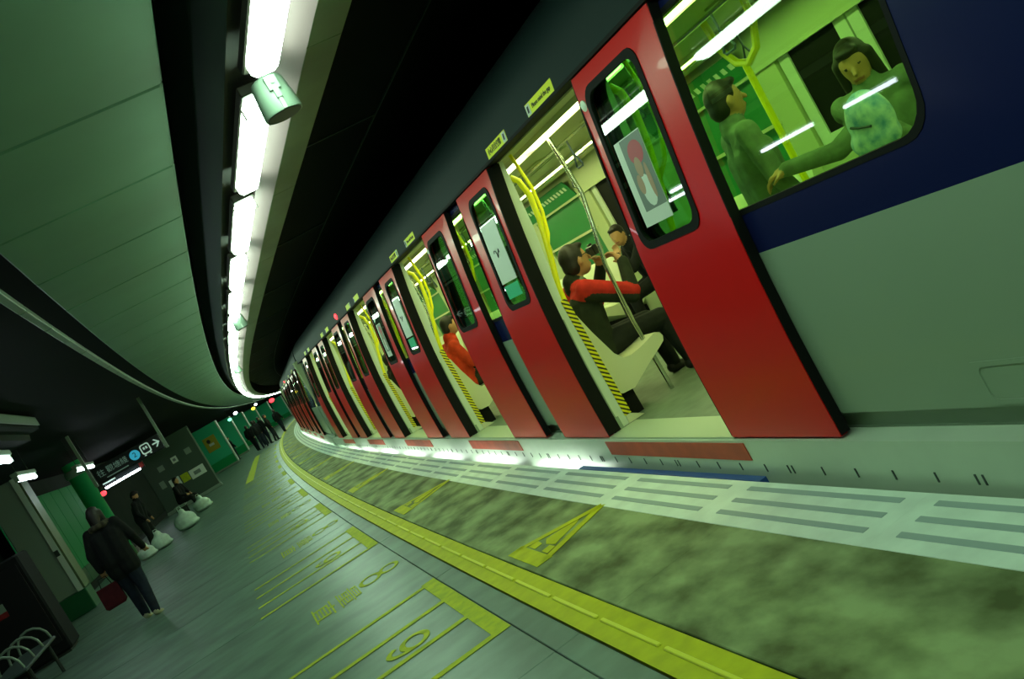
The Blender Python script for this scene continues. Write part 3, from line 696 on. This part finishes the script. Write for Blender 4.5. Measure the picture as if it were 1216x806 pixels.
def person(label, jt, top, legs, shoes, hair=M_hair, extra=None, voxel=0.014, face=(0, 1, 0), hup=(0, 0, 1), bulk=1.12, k=1.0, long_=0.0, hood=False, hands=True, group=None, hd=None, sleeve=None, hstyle=True, tag_name='person'):
    """jt: joint positions in world space; the root Empty stands on the ground below the pelvis"""
    J = {a: Vector(v) for a, v in jt.items()}
    base = Vector((J['pelvis'].x, J['pelvis'].y, min(J['ankL'].z, J['ankR'].z)-0.085*k))
    root = thing(tag_name, label, 'person', base, 0, group)
    for a in J: J[a] = J[a]-base
    M = {'skin': M_skin, 'eye': M_eye, 'lip': M_lip, 'hair': hair, 'top': top, 'legs': legs, 'shoe': shoes, 'sleeve': sleeve or top, 'yoke': sleeve or top}
    b = Body(); pel, ch, nk = J['pelvis'], J['chest'], J['neck']; B = bulk*k
    sd = (J['shR']-J['shL']).normalized(); hp = (J['hipR']-J['hipL']).normalized()
    for sx in (-1, 1):
        b.cap(pel+hp*sx*0.075*k, ch+sd*sx*0.085*k, 0.105*B, 0.105*B, 'top')
        b.cap(ch+sd*sx*0.07*k, nk+sd*sx*0.05*k-Vector((0, 0, 0.05))*k, 0.10*B, 0.06*B, 'yoke')
        b.cap(pel+hp*sx*0.08*k-Vector((0, 0, 0.02)), pel+hp*sx*0.08*k+Vector((0, 0, 0.05))*k, 0.105*B, 0.10*B, 'top')
    b.cap(nk-Vector((0, 0, 0.03)), nk+(J['head']-nk)*0.6, 0.058*k, 0.052*k, 'skin')
    b.cap(nk-Vector((0, 0, 0.02)), nk+Vector((0, 0, 0.012)), 0.072*B, 0.066*B, 'top')
    add_head(b, J['head'], face, hup, k)
    for s_ in 'LR':
        b.cap(ch+(J['sh'+s_]-ch)*0.5, J['sh'+s_]-Vector((0, 0, 0.02)), 0.075*B, 0.056*B, 'yoke'); b.cap(nk-Vector((0, 0, 0.04)), J['sh'+s_]-Vector((0, 0, 0.005)), 0.058*B, 0.050*B, 'yoke')
        b.cap(J['sh'+s_], J['el'+s_], 0.057*B, 0.047*B, 'sleeve'); b.cap(J['el'+s_], J['wr'+s_], 0.046*B, 0.036*B, 'sleeve' if sleeve is None else 'top')
        if hands: add_hand(b, J['wr'+s_], J.get('hd'+s_, base)-J['wr'+s_] if 'hd'+s_ in J else J['wr'+s_]-J['el'+s_], (hd or {}).get(s_, face), k, side=1 if s_ == 'L' else -1)
        else: b.cap(J['wr'+s_], J['wr'+s_]+(J['wr'+s_]-J['el'+s_]).normalized()*0.11, 0.032*k, 0.028*k, 'skin')
        b.cap(J['hip'+s_], J['kn'+s_], 0.088*B, 0.064*B, 'legs'); b.cap(J['kn'+s_], J['ank'+s_], 0.062*B, 0.046*B, 'legs')
        t_ = J['toe'+s_]-J['ank'+s_]
        b.cap(J['ank'+s_]+Vector((0, 0, -0.042*k))-t_.normalized()*0.03, J['ank'+s_]+Vector((0, 0, -0.045*k))+t_*0.8, 0.042*k, 0.040*k, 'shoe')
        b.cap(J['ank'+s_]+Vector((0, 0, 0.0)), J['ank'+s_]+Vector((0, 0, -0.04*k)), 0.046*k, 0.042*k, 'shoe')
    if extra: extra(b, J, k)
    b.fuse('body', M, root, voxel, 3)
    if hstyle: add_hair(root, J['head'], face, hair, hup, k, long_, max(voxel, 0.011), hood)
    return root, J, base
def standing(x, y, ang, h=1.68, z0=0.0, stride=0.12, arm=0.0, lean=0.0, armout=0.06):
    """joints of an upright figure; ang = heading (0 looks along +Y)"""
    k = h/1.70; f = Vector((math.sin(ang), math.cos(ang), 0)); r = Vector((math.cos(ang), -math.sin(ang), 0)); o = Vector((x, y, z0)); U = Vector((0, 0, 1))
    P = lambda a, b_, c: o+(r*a+f*b_+U*c)*k
    j = dict(pelvis=P(0, 0, 0.93), chest=P(0, lean*0.5+0.01, 1.24), neck=P(0, lean+0.0, 1.43), head=P(0, lean+0.025, 1.575),
             shL=P(-0.185, lean*0.8, 1.375), shR=P(0.185, lean*0.8, 1.375), elL=P(-0.215-armout, -arm*0.5+lean*0.6, 1.11), elR=P(0.215+armout, arm*0.5+lean*0.6, 1.11),
             wrL=P(-0.22-armout, -arm+0.09+lean*0.6, 0.89), wrR=P(0.22+armout, arm+0.09+lean*0.6, 0.89), hipL=P(-0.09, 0, 0.90), hipR=P(0.09, 0, 0.90),
             knL=P(-0.095, stride*0.6+0.03, 0.49), knR=P(0.095, -stride*0.3+0.03, 0.49), ankL=P(-0.10, stride, 0.085), ankR=P(0.10, -stride, 0.085),
             toeL=P(-0.11, stride+0.19, 0.03), toeR=P(0.11, -stride+0.19, 0.03))
    return j, k, tuple(f)
def seated(x, y, ang, seat_z, floor_z, slouch=0.05, k=1.0, knee=0.46):
    f = Vector((math.sin(ang), math.cos(ang), 0)); r = Vector((math.cos(ang), -math.sin(ang), 0)); U = Vector((0, 0, 1))
    P = lambda a, b_, c: Vector((x, y, 0))+r*a*k+f*b_*k+U*c
    sz = seat_z
    return dict(pelvis=P(0, 0.0, sz+0.11), chest=P(0, -0.03+slouch, sz+0.40*k), neck=P(0, slouch+0.02, sz+0.60*k), head=P(0, slouch+0.06, sz+0.745*k),
                shL=P(-0.19, slouch, sz+0.545*k), shR=P(0.19, slouch, sz+0.545*k), elL=P(-0.24, 0.08+slouch, sz+0.28*k), elR=P(0.24, 0.08+slouch, sz+0.28*k),
                wrL=P(-0.12, 0.30, sz+0.21*k), wrR=P(0.12, 0.30, sz+0.21*k), hipL=P(-0.09, 0.02, sz+0.09), hipR=P(0.09, 0.02, sz+0.09),
                knL=P(-0.11, knee, sz+0.06), knR=P(0.11, knee, sz+0.05), ankL=P(-0.11, knee+0.02, floor_z+0.085), ankR=P(0.11, knee+0.05, floor_z+0.085),
                toeL=P(-0.12, knee+0.21, floor_z+0.03), toeR=P(0.12, knee+0.24, floor_z+0.03)), k, tuple(f)
FZ = 0.21
M_jack = cloth('dark olive jacket', (0.022, 0.030, 0.016)); M_jred = cloth('red jacket yoke', (0.62, 0.03, 0.02)); M_blk = cloth('black cloth', (0.010, 0.012, 0.011))
M_trous = cloth('charcoal trousers', (0.016, 0.020, 0.016)); M_shoe = mat('black shoes', (0.010, 0.010, 0.009), 0.4)
M_orange = cloth('orange red jacket', (0.62, 0.05, 0.015)); M_greyg = cloth('grey green coat', (0.17, 0.24, 0.15)); M_scarf = cloth('grey patterned scarf', (0.16, 0.19, 0.13), (0.03, 0.04, 0.03))
M_den = cloth('dark denim', (0.015, 0.022, 0.035)); M_fur = cloth('brown fur trim', (0.08, 0.07, 0.04), (0.03, 0.03, 0.02)); M_pshoe = mat('pale shoes', (0.35, 0.36, 0.22), 0.6)
M_cambody = mat('camera body', (0.008, 0.008, 0.008), 0.35); M_lens = mat('silver lens ring', (0.5, 0.5, 0.48), 0.25, metal=0.8)

# man with a camera on the first bench, looking across the car
j, k, f = seated(2.64, 6.44, PI/2, 0.625, FZ, 0.06, 1.1, 0.50)
j['head'] = (2.83, 6.40, 1.385); j['neck'] = (2.735, 6.42, 1.235); j['chest'] = (2.69, 6.44, 1.04)
j['shR'] = (2.71, 6.22, 1.175); j['shL'] = (2.71, 6.66, 1.175)
j['elR'] = (3.01, 6.15, 0.985); j['wrR'] = (3.115, 6.27, 1.20); j['hdR'] = (3.09, 6.36, 1.34)
j['elL'] = (2.98, 6.76, 1.00); j['wrL'] = (3.07, 6.56, 1.24); j['hdL'] = (3.04, 6.48, 1.36)
def man_extra(b, J, k):
    b.cap(J['neck']+Vector((0.04, -0.05, -0.02)), J['neck']+Vector((0.07, 0.05, -0.05)), 0.05, 0.05, 'scarf')
    b.cap(J['neck']+Vector((0.06, -0.03, -0.07)), J['neck']+Vector((0.09, -0.02, -0.2)), 0.05, 0.04, 'scarf')
    b.cap(J['shR']+Vector((0, 0, -0.05)), J['elR']+Vector((-0.02, 0, -0.045)), 0.06, 0.05, 'top')
MATS_EXTRA = {'scarf': M_scarf}
_old = Body.fuse
def _fuse(s, name, mats, parent, voxel, smooth=3):
    mm = dict(MATS_EXTRA); mm.update(mats); return _old(s, name, mm, parent, voxel, smooth)
Body.fuse = _fuse
rt, J, base = person('seated man in dark jacket with red shoulders holding a camera to his eye', j, M_jack, M_trous, M_shoe, face=(1, 0.05, -0.05), voxel=0.0085, k=1.14, sleeve=M_jred, extra=man_extra, hd={'R': (-0.6, 0.5, 0.3), 'L': (-0.6, -0.5, 0.3)})
hv = J['head']
gm = MB()
for sy in (-1, 1):
    c0 = hv+Vector((0.112, sy*0.038, 0.014))
    gm.tube([c0+Vector((0.0, 0.026*math.cos(t), 0.02*math.sin(t))) for t in [2*PI*q/10 for q in range(11)]], 0.0035, 5)
    gm.tube([c0+Vector((0, sy*0.026, 0.005)), hv+Vector((0.0, sy*0.095, 0.01))], 0.0035, 5)
gm.build('glasses', M_ink, rt)
r = thing('camera_in_hand', 'black compact camera held up to the eye of the seated man', 'camera', (2.975, 6.395, 1.385))
m = MB(); m.bbox(0.0, 0.045, -0.065, 0.065, -0.04, 0.04, 0.006); m.build('camera_body', M_cambody, r)
m = MB(); m.lathe((0.045, 0.0, -0.004), [(0.034, 0.0), (0.034, 0.035), (0.030, 0.055), (0.024, 0.056)], 16, axis='X'); m.build('lens', M_lens, r, True)
m = MB(); m.bbox(0.005, 0.035, -0.02, 0.02, 0.04, 0.058, 0.004); m.build('viewfinder_hump', M_cambody, r)
# passenger on the opposite bench, hand near the chin
j, k, f = seated(4.70, 8.85, -PI/2, 0.625, FZ, 0.10, 0.98, 0.46)
j['head'] = (4.48, 8.83, 1.33); j['neck'] = (4.56, 8.84, 1.20); j['elL'] = (4.35, 8.62, 0.95); j['wrL'] = (4.30, 8.72, 1.14); j['hdL'] = (4.38, 8.78, 1.24)
person('seated passenger on the opposite bench with one hand raised to the chin', j, M_blk, M_blk, M_shoe, face=(-0.8, -0.6, -0.1), voxel=0.013)
# passenger in orange red jacket at the second door
j, k, f = seated(2.60, 10.25, PI/2, 0.625, FZ, 0.02, 0.98, 0.48)
j['head'] = (2.735, 10.22, 1.385); j['neck'] = (2.67, 10.24, 1.25)
person('seated passenger in an orange-red jacket inside the second open door', j, M_orange, M_jack, M_shoe, face=(0.95, -0.1, -0.15), voxel=0.013, bulk=1.2)
# dark figures further along the car
for n_, (yy, lab, mt) in enumerate(((14.3, 'passenger in dark jacket seated inside the third open door', M_blk), (18.0, 'barely visible passenger in dark coat seated inside the fourth open door', M_blk))):
    j, k, f = seated(2.60, yy, PI/2, 0.625, FZ, 0.05, 0.95, 0.46); person(lab, j, mt, M_trous, M_shoe, face=f, voxel=0.018, hands=False)
# two passengers behind the near window
j, k, f = standing(3.0, 4.12, math.radians(112), 1.68, FZ, 0.04)
person('standing passenger in green-grey coat at the left edge of the near window', j, M_greyg, M_trous, M_shoe, face=(0.97, -0.25, -0.05), voxel=0.0085)
j, k, f = standing(3.42, 3.60, math.radians(-115), 1.50, FZ, 0.03)
j['elL'] = (3.16, 3.70, 1.26); j['wrL'] = (2.89, 3.76, 1.31); j['hdL'] = (2.80, 3.86, 1.30)
j['elR'] = (3.26, 3.36, 1.16); j['wrR'] = (3.10, 3.36, 1.26)
person('long-haired passenger in grey coat facing out behind the near window', j, M_greyg, M_trous, M_shoe, face=(-0.8, -0.55, -0.35), voxel=0.0085, long_=0.22, hd={'L': (0, 0, -1), 'R': (0, 0, 1)}, bulk=1.12)
r = thing('patterned_bag', 'pale blue and white patterned bag held up behind the near window', 'bag', (2.96, 3.20, 1.20))
M_bag = mat('blue white print', (0.62, 0.75, 0.85), 0.6, var=0.6, scale=16, col2=(0.10, 0.30, 0.60)); M_bag2 = mat('bag handle dark', (0.02, 0.05, 0.06), 0.6)
b = Body(); b.ell((0, 0, 0.14), (0.07, 0.13, 0.14), 'b'); b.ell((0, 0.02, 0.06), (0.08, 0.14, 0.08), 'b'); b.fuse('pouch', {'b': M_bag}, r, 0.012)
m = MB(); m.tube([(-0.068, -0.06, 0.12), (-0.074, 0.0, 0.135), (-0.07, 0.05, 0.15)], 0.006, 6); m.build('zip', M_bag2, r)

# walking person on the platform
j, k, f = standing(-1.94, 13.15, math.radians(10), 1.66, 0.0, 0.10, 0.10, 0.05)
def coat(b, J, k):
    for sx in ('L', 'R'): b.cap(J['hip'+sx]+Vector((0, 0, 0.1)), J['hip'+sx]+(J['kn'+sx]-J['hip'+sx])*0.35, 0.125, 0.13, 'top')
    for q in range(7):
        a = PI*(q/6.0)-PI; b.ell(J['neck']+Vector((0.11*math.cos(a), 0.11*math.sin(a)+0.0, -0.01)), (0.045, 0.045, 0.04), 'fur')
MATS_EXTRA['fur'] = M_fur
rt, J, base = person('person in black hooded coat walking along the dark side of the platform', j, M_blk, M_den, M_pshoe, face=f, voxel=0.013, bulk=1.3, extra=coat, long_=0.12)
r = thing('shopping_bag', 'dark red carrier bag hanging from the hand of the walking person', 'bag', (-2.24, 13.2, 0.36))
m = MB(); m.rings([[(x*q, y*q, z) for x, y in ((-0.14, -0.05), (0.14, -0.05), (0.14, 0.05), (-0.14, 0.05))] for z, q in ((0.0, 0.8), (0.03, 1.0), (0.30, 0.95))], caps=True); m.build('bag_body', cloth('maroon bag', (0.07, 0.008, 0.012)), r)
m = MB(); m.tube([(-0.07, 0, 0.30), (-0.05, 0, 0.42), (0.05, 0, 0.42), (0.07, 0, 0.30)], 0.006, 6); m.build('handle', M_blk, r)

# people with luggage near the board
j, k, f = standing(-2.72, 24.6, math.radians(110), 1.58, 0.0, 0.06, 0.06, 0.14)
person('dark figure bending over white bags behind the walking person', j, M_blk, M_trous, M_shoe, face=(0.8, -0.3, -0.5), voxel=0.02, bulk=1.25, hands=False)
j, k, f = seated(-2.15, 31.2, math.radians(120), 0.45, 0.0, 0.1, 1.0, 0.44)
person('person in dark clothes seated low beside the notice board', j, M_blk, M_trous, M_shoe, face=f, voxel=0.022, bulk=1.2, hands=False)
M_wbag = mat('white plastic bag', (0.60, 0.75, 0.60), 0.5, var=0.2, scale=10)
for q, (x, y, sx, sz, lab) in enumerate(((-2.55, 24.0, 0.24, 0.40, 'round white plastic bag standing nearest the bending figure'), (-1.95, 25.6, 0.30, 0.50, 'large white sack on the floor to the right of the bending figure'), (-1.62, 29.6, 0.28, 0.42, 'pale bag beside the low seated person'), (-2.9, 23.6, 0.22, 0.34, 'pale bundle left of the bending figure'))):
    r = thing('plastic_bag', lab, 'bag', (x, y, 0), 0, 'bags on the platform floor')
    b = Body(); b.ell((0, 0, sz*0.45), (sx, sx*0.75, sz*0.45), 'b'); b.ell((0.03, 0, sz*0.2), (sx*1.05, sx*0.8, sz*0.2), 'b'); b.cap((0, 0, sz*0.75), (0.02, 0, sz*0.95), 0.09, 0.09, 'b')
    b.fuse('sack', {'b': M_wbag}, r, 0.025, 4)
    m = MB(); m.tube([(-0.05, 0, sz*1.05), (-0.03, 0, sz*1.25), (0.04, 0, sz*1.25), (0.06, 0, sz*1.05)], 0.012, 6); m.build('handle', M_wbag, r)
r = thing('seat_bench', 'low bench under the seated person beside the notice board', 'bench', (-2.25, 31.2, 0))
m = MB(); m.bbox(-0.22, 0.16, -0.6, 0.6, 0.38, 0.45, 0.01); m.build('seat', M_pale, r)
for yy in (-0.45, 0.45): m = MB(); m.box(-0.18, 0.12, yy-0.03, yy+0.03, 0, 0.38); m.build('leg', M_dark, r)
# crowd waiting far along the platform
for q, (x, y, a, h, lab) in enumerate(((1.15, 54.8, 30, 1.66, 'leftmost dark figure of the waiting crowd far along the platform'), (1.55, 53.6, -20, 1.72, 'dark figure standing second from the left in the far crowd'),
        (1.95, 54.6, 60, 1.76, 'tallest dark figure in the middle of the far crowd'), (2.28, 54.0, 100, 1.68, 'dark figure at the right of the far crowd near the yellow line'), (1.75, 56.5, 0, 1.70, 'dark figure standing behind the far crowd'),
        (3.35, 62.5, 40, 1.70, 'lone dark figure beyond the far crowd beside the train'), (-0.05, 60.0, 70, 1.62, 'dark figure standing beside the mint pier'))):
    j, k, f = standing(x, y, math.radians(a), h, 0.0, 0.08, 0.05)
    person(lab, j, M_blk, M_den, M_shoe, face=f, voxel=0.028, bulk=1.3, hands=False, group='people waiting far along the platform')

# ------------------------------------------------------------------ left side of the platform
# clad pillar
r = thing('clad_pillar', 'pale flat pillar with white strip and green foot at the left edge', 'pillar', (-3.95, 19.7, 0))
m = MB(); m.bbox(-0.33, 0.30, -0.30, 0.30, 0.43, 2.90, 0.02); m.build('shaft', M_pale, r)
m = MB(); m.bbox(-0.34, 0.34, -0.32, 0.32, 0.0, 0.43, 0.015); m.build('foot', M_dgreen, r)
m = MB(); m.box(0.20, 0.305, -0.325, -0.301, 0.43, 2.90); m.build('white_strip', M_trimw, r)
m = MB(); m.box(0.306, 0.345, -0.31, 0.31, 0.44, 2.90); m.build('edge_trim', M_olive, r)
m = MB(); m.box(0.20, 0.28, -0.345, -0.326, 1.20, 1.32); m.build('switch_box', M_dark, r)
# round column
r = thing('round_column', 'round green enamelled column behind the bending figure', 'column', (-3.62, 26.0, 0))
m = MB(); m.lathe((0, 0, 0), [(0.24, 0.40), (0.24, 2.6), (0.24, 3.0)], 28); m.build('shaft', M_green, r, True)
m = MB(); m.lathe((0, 0, 0), [(0.26, 0.0), (0.26, 0.39), (0.245, 0.40)], 28); m.build('base_band', M_dgreen, r, True)
m = MB(); m.lathe((0, 0, 0), [(0.27, 2.62), (0.29, 2.66), (0.29, 2.78), (0.27, 2.82)], 28); m.build('collar', M_pale, r, True)
# dark machine with a label
r = thing('platform_cabinet', 'black upright cabinet with a white and red label at lower left', 'cabinet', (-3.75, 15.2, 0))
m = MB(); m.bbox(-0.55, 0.45, -0.35, 0.35, 0.04, 1.62, 0.03); m.build('cabinet_body', M_blk, r)
m = MB(); m.bbox(-0.48, 0.38, -0.36, -0.351, 0.2, 1.5, 0.003); m.build('cabinet_door', M_cambody, r)
m = MB(); m.box(-0.22, -0.02, -0.366, -0.361, 0.98, 1.10); m.build('label_white', M_pale, r)
m = MB(); m.box(-0.22, -0.02, -0.366, -0.361, 0.90, 0.98); m.build('label_red', cloth('label red', (0.25, 0.02, 0.02)), r)
m = MB(); m.box(-0.5, 0.4, -0.3, 0.3, 0.0, 0.04); m.build('plinth', M_dark, r)
# metal bench with hoop armrests
r = thing('hoop_bench', 'dark metal platform bench with hoop armrests in front of the black cabinet', 'bench', (-3.35, 12.6, 0))
m = MB(); m.bbox(-0.24, 0.24, -0.9, 0.9, 0.40, 0.44, 0.012); m.build('seat', M_teal, r)
for yy in (-0.8, -0.25, 0.3, 0.85):
    m = MB(); m.tube([(-0.2, yy, 0.44)]+[(0.2*math.cos(t), yy, 0.46+0.22*math.sin(t)) for t in [PI-PI*q/8 for q in range(9)]]+[(0.2, yy, 0.44)], 0.016, 8); m.build('armrest_hoop', M_rail, r, True)
for yy in (-0.6, 0.6):
    for xx in (-0.18, 0.18): m = MB(); m.tube([(xx, yy, 0.0), (xx, yy, 0.41)], 0.022, 8); m.build('leg', M_dark, r)
# left row of bare tubes
for q, (s, L, lab) in enumerate(((10.6, 0.40, 'bare fluorescent tube at the far left edge of the frame'), (14.95, 0.6, 'bare fluorescent tube above the clad pillar'), (21.5, 1.1, 'bare fluorescent tube to the left of the direction sign'), (9.25, 0.55, 'bare fluorescent tube just outside the left edge of the frame'), (7.75, 0.42, 'bare fluorescent tube outside the frame nearest the viewpoint'), (12.1, 0.45, 'bare fluorescent tube above the hoop bench'))):
    x = (-2.02, -2.68, -2.80, -2.62, -2.62, -2.66)[q]
    r = thing('tube_lamp', lab, 'tube lamp', (x, s, 2.5), HEAD(s), 'bare tubes over the dark side')
    m = MB(); m.tube([(0, -L, 0), (0, L, 0)], 0.03, 10); m.build('tube', M_lamp2, r, True)
    m = MB(); m.bbox(-0.05, 0.05, -L-0.04, L+0.04, 0.045, 0.11, 0.01); m.build('batten', M_pale, r)
    for yy in (-L-0.02, L+0.02): m = MB(); m.box(-0.03, 0.03, yy-0.015, yy+0.015, -0.03, 0.05); m.build('end_cap', M_pale, r)
    for yy in (-L*0.7, L*0.7): m = MB(); m.tube([(0, yy, 0.11), (0, yy, 0.38 if s < 14 and x < -2.3 else 0.70)], 0.008, 6); m.build('hanger', M_dark, r)
# hanging direction sign
M_sign = mat('black sign face', (0.006, 0.008, 0.008), 0.4); M_sgl = mat('lit sign white', (0.6, 0.7, 0.65), 0.5, emis=(0.7, 1.0, 0.85), estr=0.28); M_sgb = mat('lit sign blue', (0.02, 0.2, 0.3), 0.5, emis=(0.03, 0.32, 0.45), estr=0.8)
M_sgd = mat('dim sign lettering', (0.3, 0.4, 0.36), 0.5, emis=(0.5, 0.9, 0.75), estr=0.07)
r = thing('direction_sign', 'black hanging direction sign with blue number disc, train symbol and arrow', 'sign', (-1.87, 20.4, 2.02))
m = MB(); m.bbox(-0.72, 0.72, 0.0, 0.10, 0.0, 0.34, 0.01); m.build('sign_box', M_sign, r)
def face_text(body, size, x, z, mt, y=-0.002, nm='lettering', sx=1.0):
    o = link(nm, text_mesh(body, size, mt, nm), r, (x, y, z)); o.rotation_euler = (PI/2, 0, 0); o.scale = (sx, 1, 1)
face_text('往', 0.16, -0.58, 0.17, M_sgd); face_text('觀塘綫', 0.15, -0.24, 0.18, M_sgd); m = MB(); m.box(-0.52, -0.06, -0.004, 0.0, 0.04, 0.06); m.build('small_print', M_sgd, r)
m = MB(); m.lathe((0.14, -0.006, 0.17), [(0.105, 0.0), (0.105, 0.006)], 24, axis='Y'); m.build('number_disc', M_sgb, r); face_text('2', 0.15, 0.14, 0.17, M_sign, -0.008, 'disc_number')
m = MB()
o_, i_ = rrect(0.28, 0.48, 0.07, 0.29, 0.05), rrect(0.305, 0.455, 0.10, 0.265, 0.035)
m.rings([[(x, y, z) for x, z in L] for L, y in ((i_, 0.0), (i_, -0.004), (o_, -0.004), (o_, 0.0))])
m.box(0.335, 0.372, -0.004, 0.0, 0.17, 0.225); m.box(0.388, 0.425, -0.004, 0.0, 0.17, 0.225); m.box(0.30, 0.34, -0.004, 0.0, 0.04, 0.065); m.box(0.42, 0.46, -0.004, 0.0, 0.04, 0.065)
m.build('train_symbol', M_sgl, r)
m = MB(); m.box(0.53, 0.66, -0.004, 0.0, 0.165, 0.195)
for sg in (1, -1): m.prism([(0.69, 0.18), (0.61, 0.18+sg*0.085), (0.575, 0.18+sg*0.085), (0.645, 0.18)], lambda u, v, t: (u, t, v), -0.004, 0.0)
m.build('arrow', M_sgl, r)
for x in (-0.78, 0.76): m = MB(); m.box(x-0.03, x+0.03, 0.02, 0.08, -0.02, 1.18); m.build('hanger_post', M_pale, r)
# train indicator with lit strip behind the sign
r = thing('train_indicator', 'hanging indicator box with bright strips and a red light below the direction sign', 'indicator', (-3.75, 36.0, 2.10))
m = MB(); m.bbox(-0.75, 0.80, 0.0, 0.25, 0.04, 0.34, 0.01); m.build('indicator_box', M_sign, r)
m = MB(); m.tube([(-0.70, -0.05, 0.06), (0.62, -0.05, 0.06)], 0.035, 8); m.build('bright_tube', M_lamp2, r)
m = MB(); m.box(-0.72, -0.25, -0.01, 0.0, 0.20, 0.25); m.build('upper_strip', M_sgl, r)
m = MB(); m.ell((-0.85, -0.03, -0.06), (0.11, 0.05, 0.09), 10); m.build('red_light', M_redl, r, True)
m = MB(); m.bbox(0.64, 0.80, -0.012, 0.0, 0.08, 0.26, 0.003); m.build('red_panel', cloth('dark red panel', (0.25, 0.03, 0.02)), r)
for x in (-0.6, 0.6): m = MB(); m.tube([(x, 0.12, 0.34), (x, 0.12, 0.80)], 0.015, 6); m.build('hanger', M_dark, r)
# dark notice board pier with pinned papers
M_board = mat('dark board', (0.035, 0.07, 0.04), 0.5)
r = thing('notice_board', 'dark green notice board pier with pinned papers', 'notice board', (-2.25, 39.0, 0))
m = MB(); m.bbox(-1.15, 1.15, 0.0, 0.4, 0.12, 2.80, 0.02); m.build('board_panel', M_board, r)
m = MB(); m.bbox(-1.18, 1.18, -0.05, 0.45, 0.0, 0.14, 0.02); m.build('plinth', M_pale, r)
m = MB(); m.box(1.10, 1.16, -0.02, 0.0, 0.14, 2.7); m.build('edge_trim', M_pale, r)
for x, z, w_, h_, mt in ((-0.30, 1.05, 0.42, 0.34, M_white), (0.12, 1.02, 0.32, 0.34, M_ypaint), (0.62, 0.98, 0.62, 0.38, M_white), (0.70, 1.9, 0.24, 0.24, M_pale), (0.10, 1.85, 0.24, 0.26, M_white), (-0.5, 1.8, 0.24, 0.22, M_pale), (-0.75, 1.2, 0.2, 0.3, M_pale)):
    m = MB(); m.bbox(x-w_/2, x+w_/2, -0.012, -0.001, z-h_/2, z+h_/2, 0.003); p = m.build('pinned_paper', mt, r)
    if mt is M_white: m = MB(); m.box(x-w_*0.25, x+w_*0.2, -0.014, -0.0125, z-h_*0.2, z+h_*0.2); m.build('paper_print', M_pgrey, p)
# mint piers along the platform
for q, s in enumerate((56.0, 66.0, 76.0, 87.0, 99.0, 113.0)):
    lab = ('mint green pier with a yellow poster beside the notice board', 'second mint green pier behind the poster pier', 'third mint green pier along the far platform', 'fourth mint green pier along the far platform', 'fifth mint green pier behind the far crowd', 'last mint green pier before the train hides the platform')[q]
    p0 = C(s, -2.70); r = thing('enamel_pier', lab, 'pier', p0, HEAD(s), 'mint green piers')
    m = MB(); m.bbox(-0.74, 0.72, 0.0, 0.7, 0.62, 2.80, 0.02); m.build('panel', M_mint, r)
    m = MB(); m.bbox(-0.74, 0.72, -0.01, 0.7, 0.12, 0.615, 0.015); m.build('base_band', M_green, r)
    m = MB(); m.bbox(-0.76, 0.76, -0.05, 0.75, 0.0, 0.12, 0.015); m.build('plinth', M_pale, r)
    m = MB(); m.box(0.72, 0.78, -0.02, 0.7, 0.12, 2.8); m.build('edge_trim', M_trimw, r)
    if q == 0:
        m = MB(); m.bbox(-0.42, 0.32, -0.03, -0.002, 1.28, 2.16, 0.01); p = m.build('poster', mat('ochre poster', (0.40, 0.34, 0.02), 0.5), r)
        m = MB(); m.ell((-0.14, -0.03, 1.90), (0.11, 0.006, 0.12), 10); m.build('poster_picture', M_ink, p)
        m = MB(); m.box(-0.2, 0.1, -0.034, -0.0305, 1.6, 1.74); m.build('poster_text', M_white, p)
# small signal lamps far away
for x, y, z, mt, rr, lab in ((1.3, 66.0, 2.75, M_lamp2, 0.13, 'small white lamp above the mint piers, left of the pair'), (0.75, 65.4, 2.55, M_grl, 0.14, 'small green signal lamp above the mint piers'), (3.0, 80.0, 2.60, M_yell, 0.17, 'small amber signal lamp at the far end'),
        (3.35, 80.0, 2.80, M_lamp2, 0.12, 'small white lamp above the amber signal lamp'), (4.75, 82.0, 2.45, M_redl, 0.24, 'red signal lamp hanging at the far end of the platform')):
    r = thing('signal_lamp', lab, 'signal lamp', (x, y, z), 0, 'far signal lamps')
    m = MB(); m.ell((0, 0, 0), (rr, 0.06, rr*0.75), 10); m.build('lens', mt, r, True)
    m = MB(); m.box(-rr*0.9, rr*0.9, 0.03, 0.12, -rr*0.7, rr*0.7); m.build('case', M_dark, r)
    m = MB(); m.tube([(0, 0.08, rr*0.5), (0, 0.08, 3.22-z)], 0.02, 6); m.build('hanger', M_dark, r)
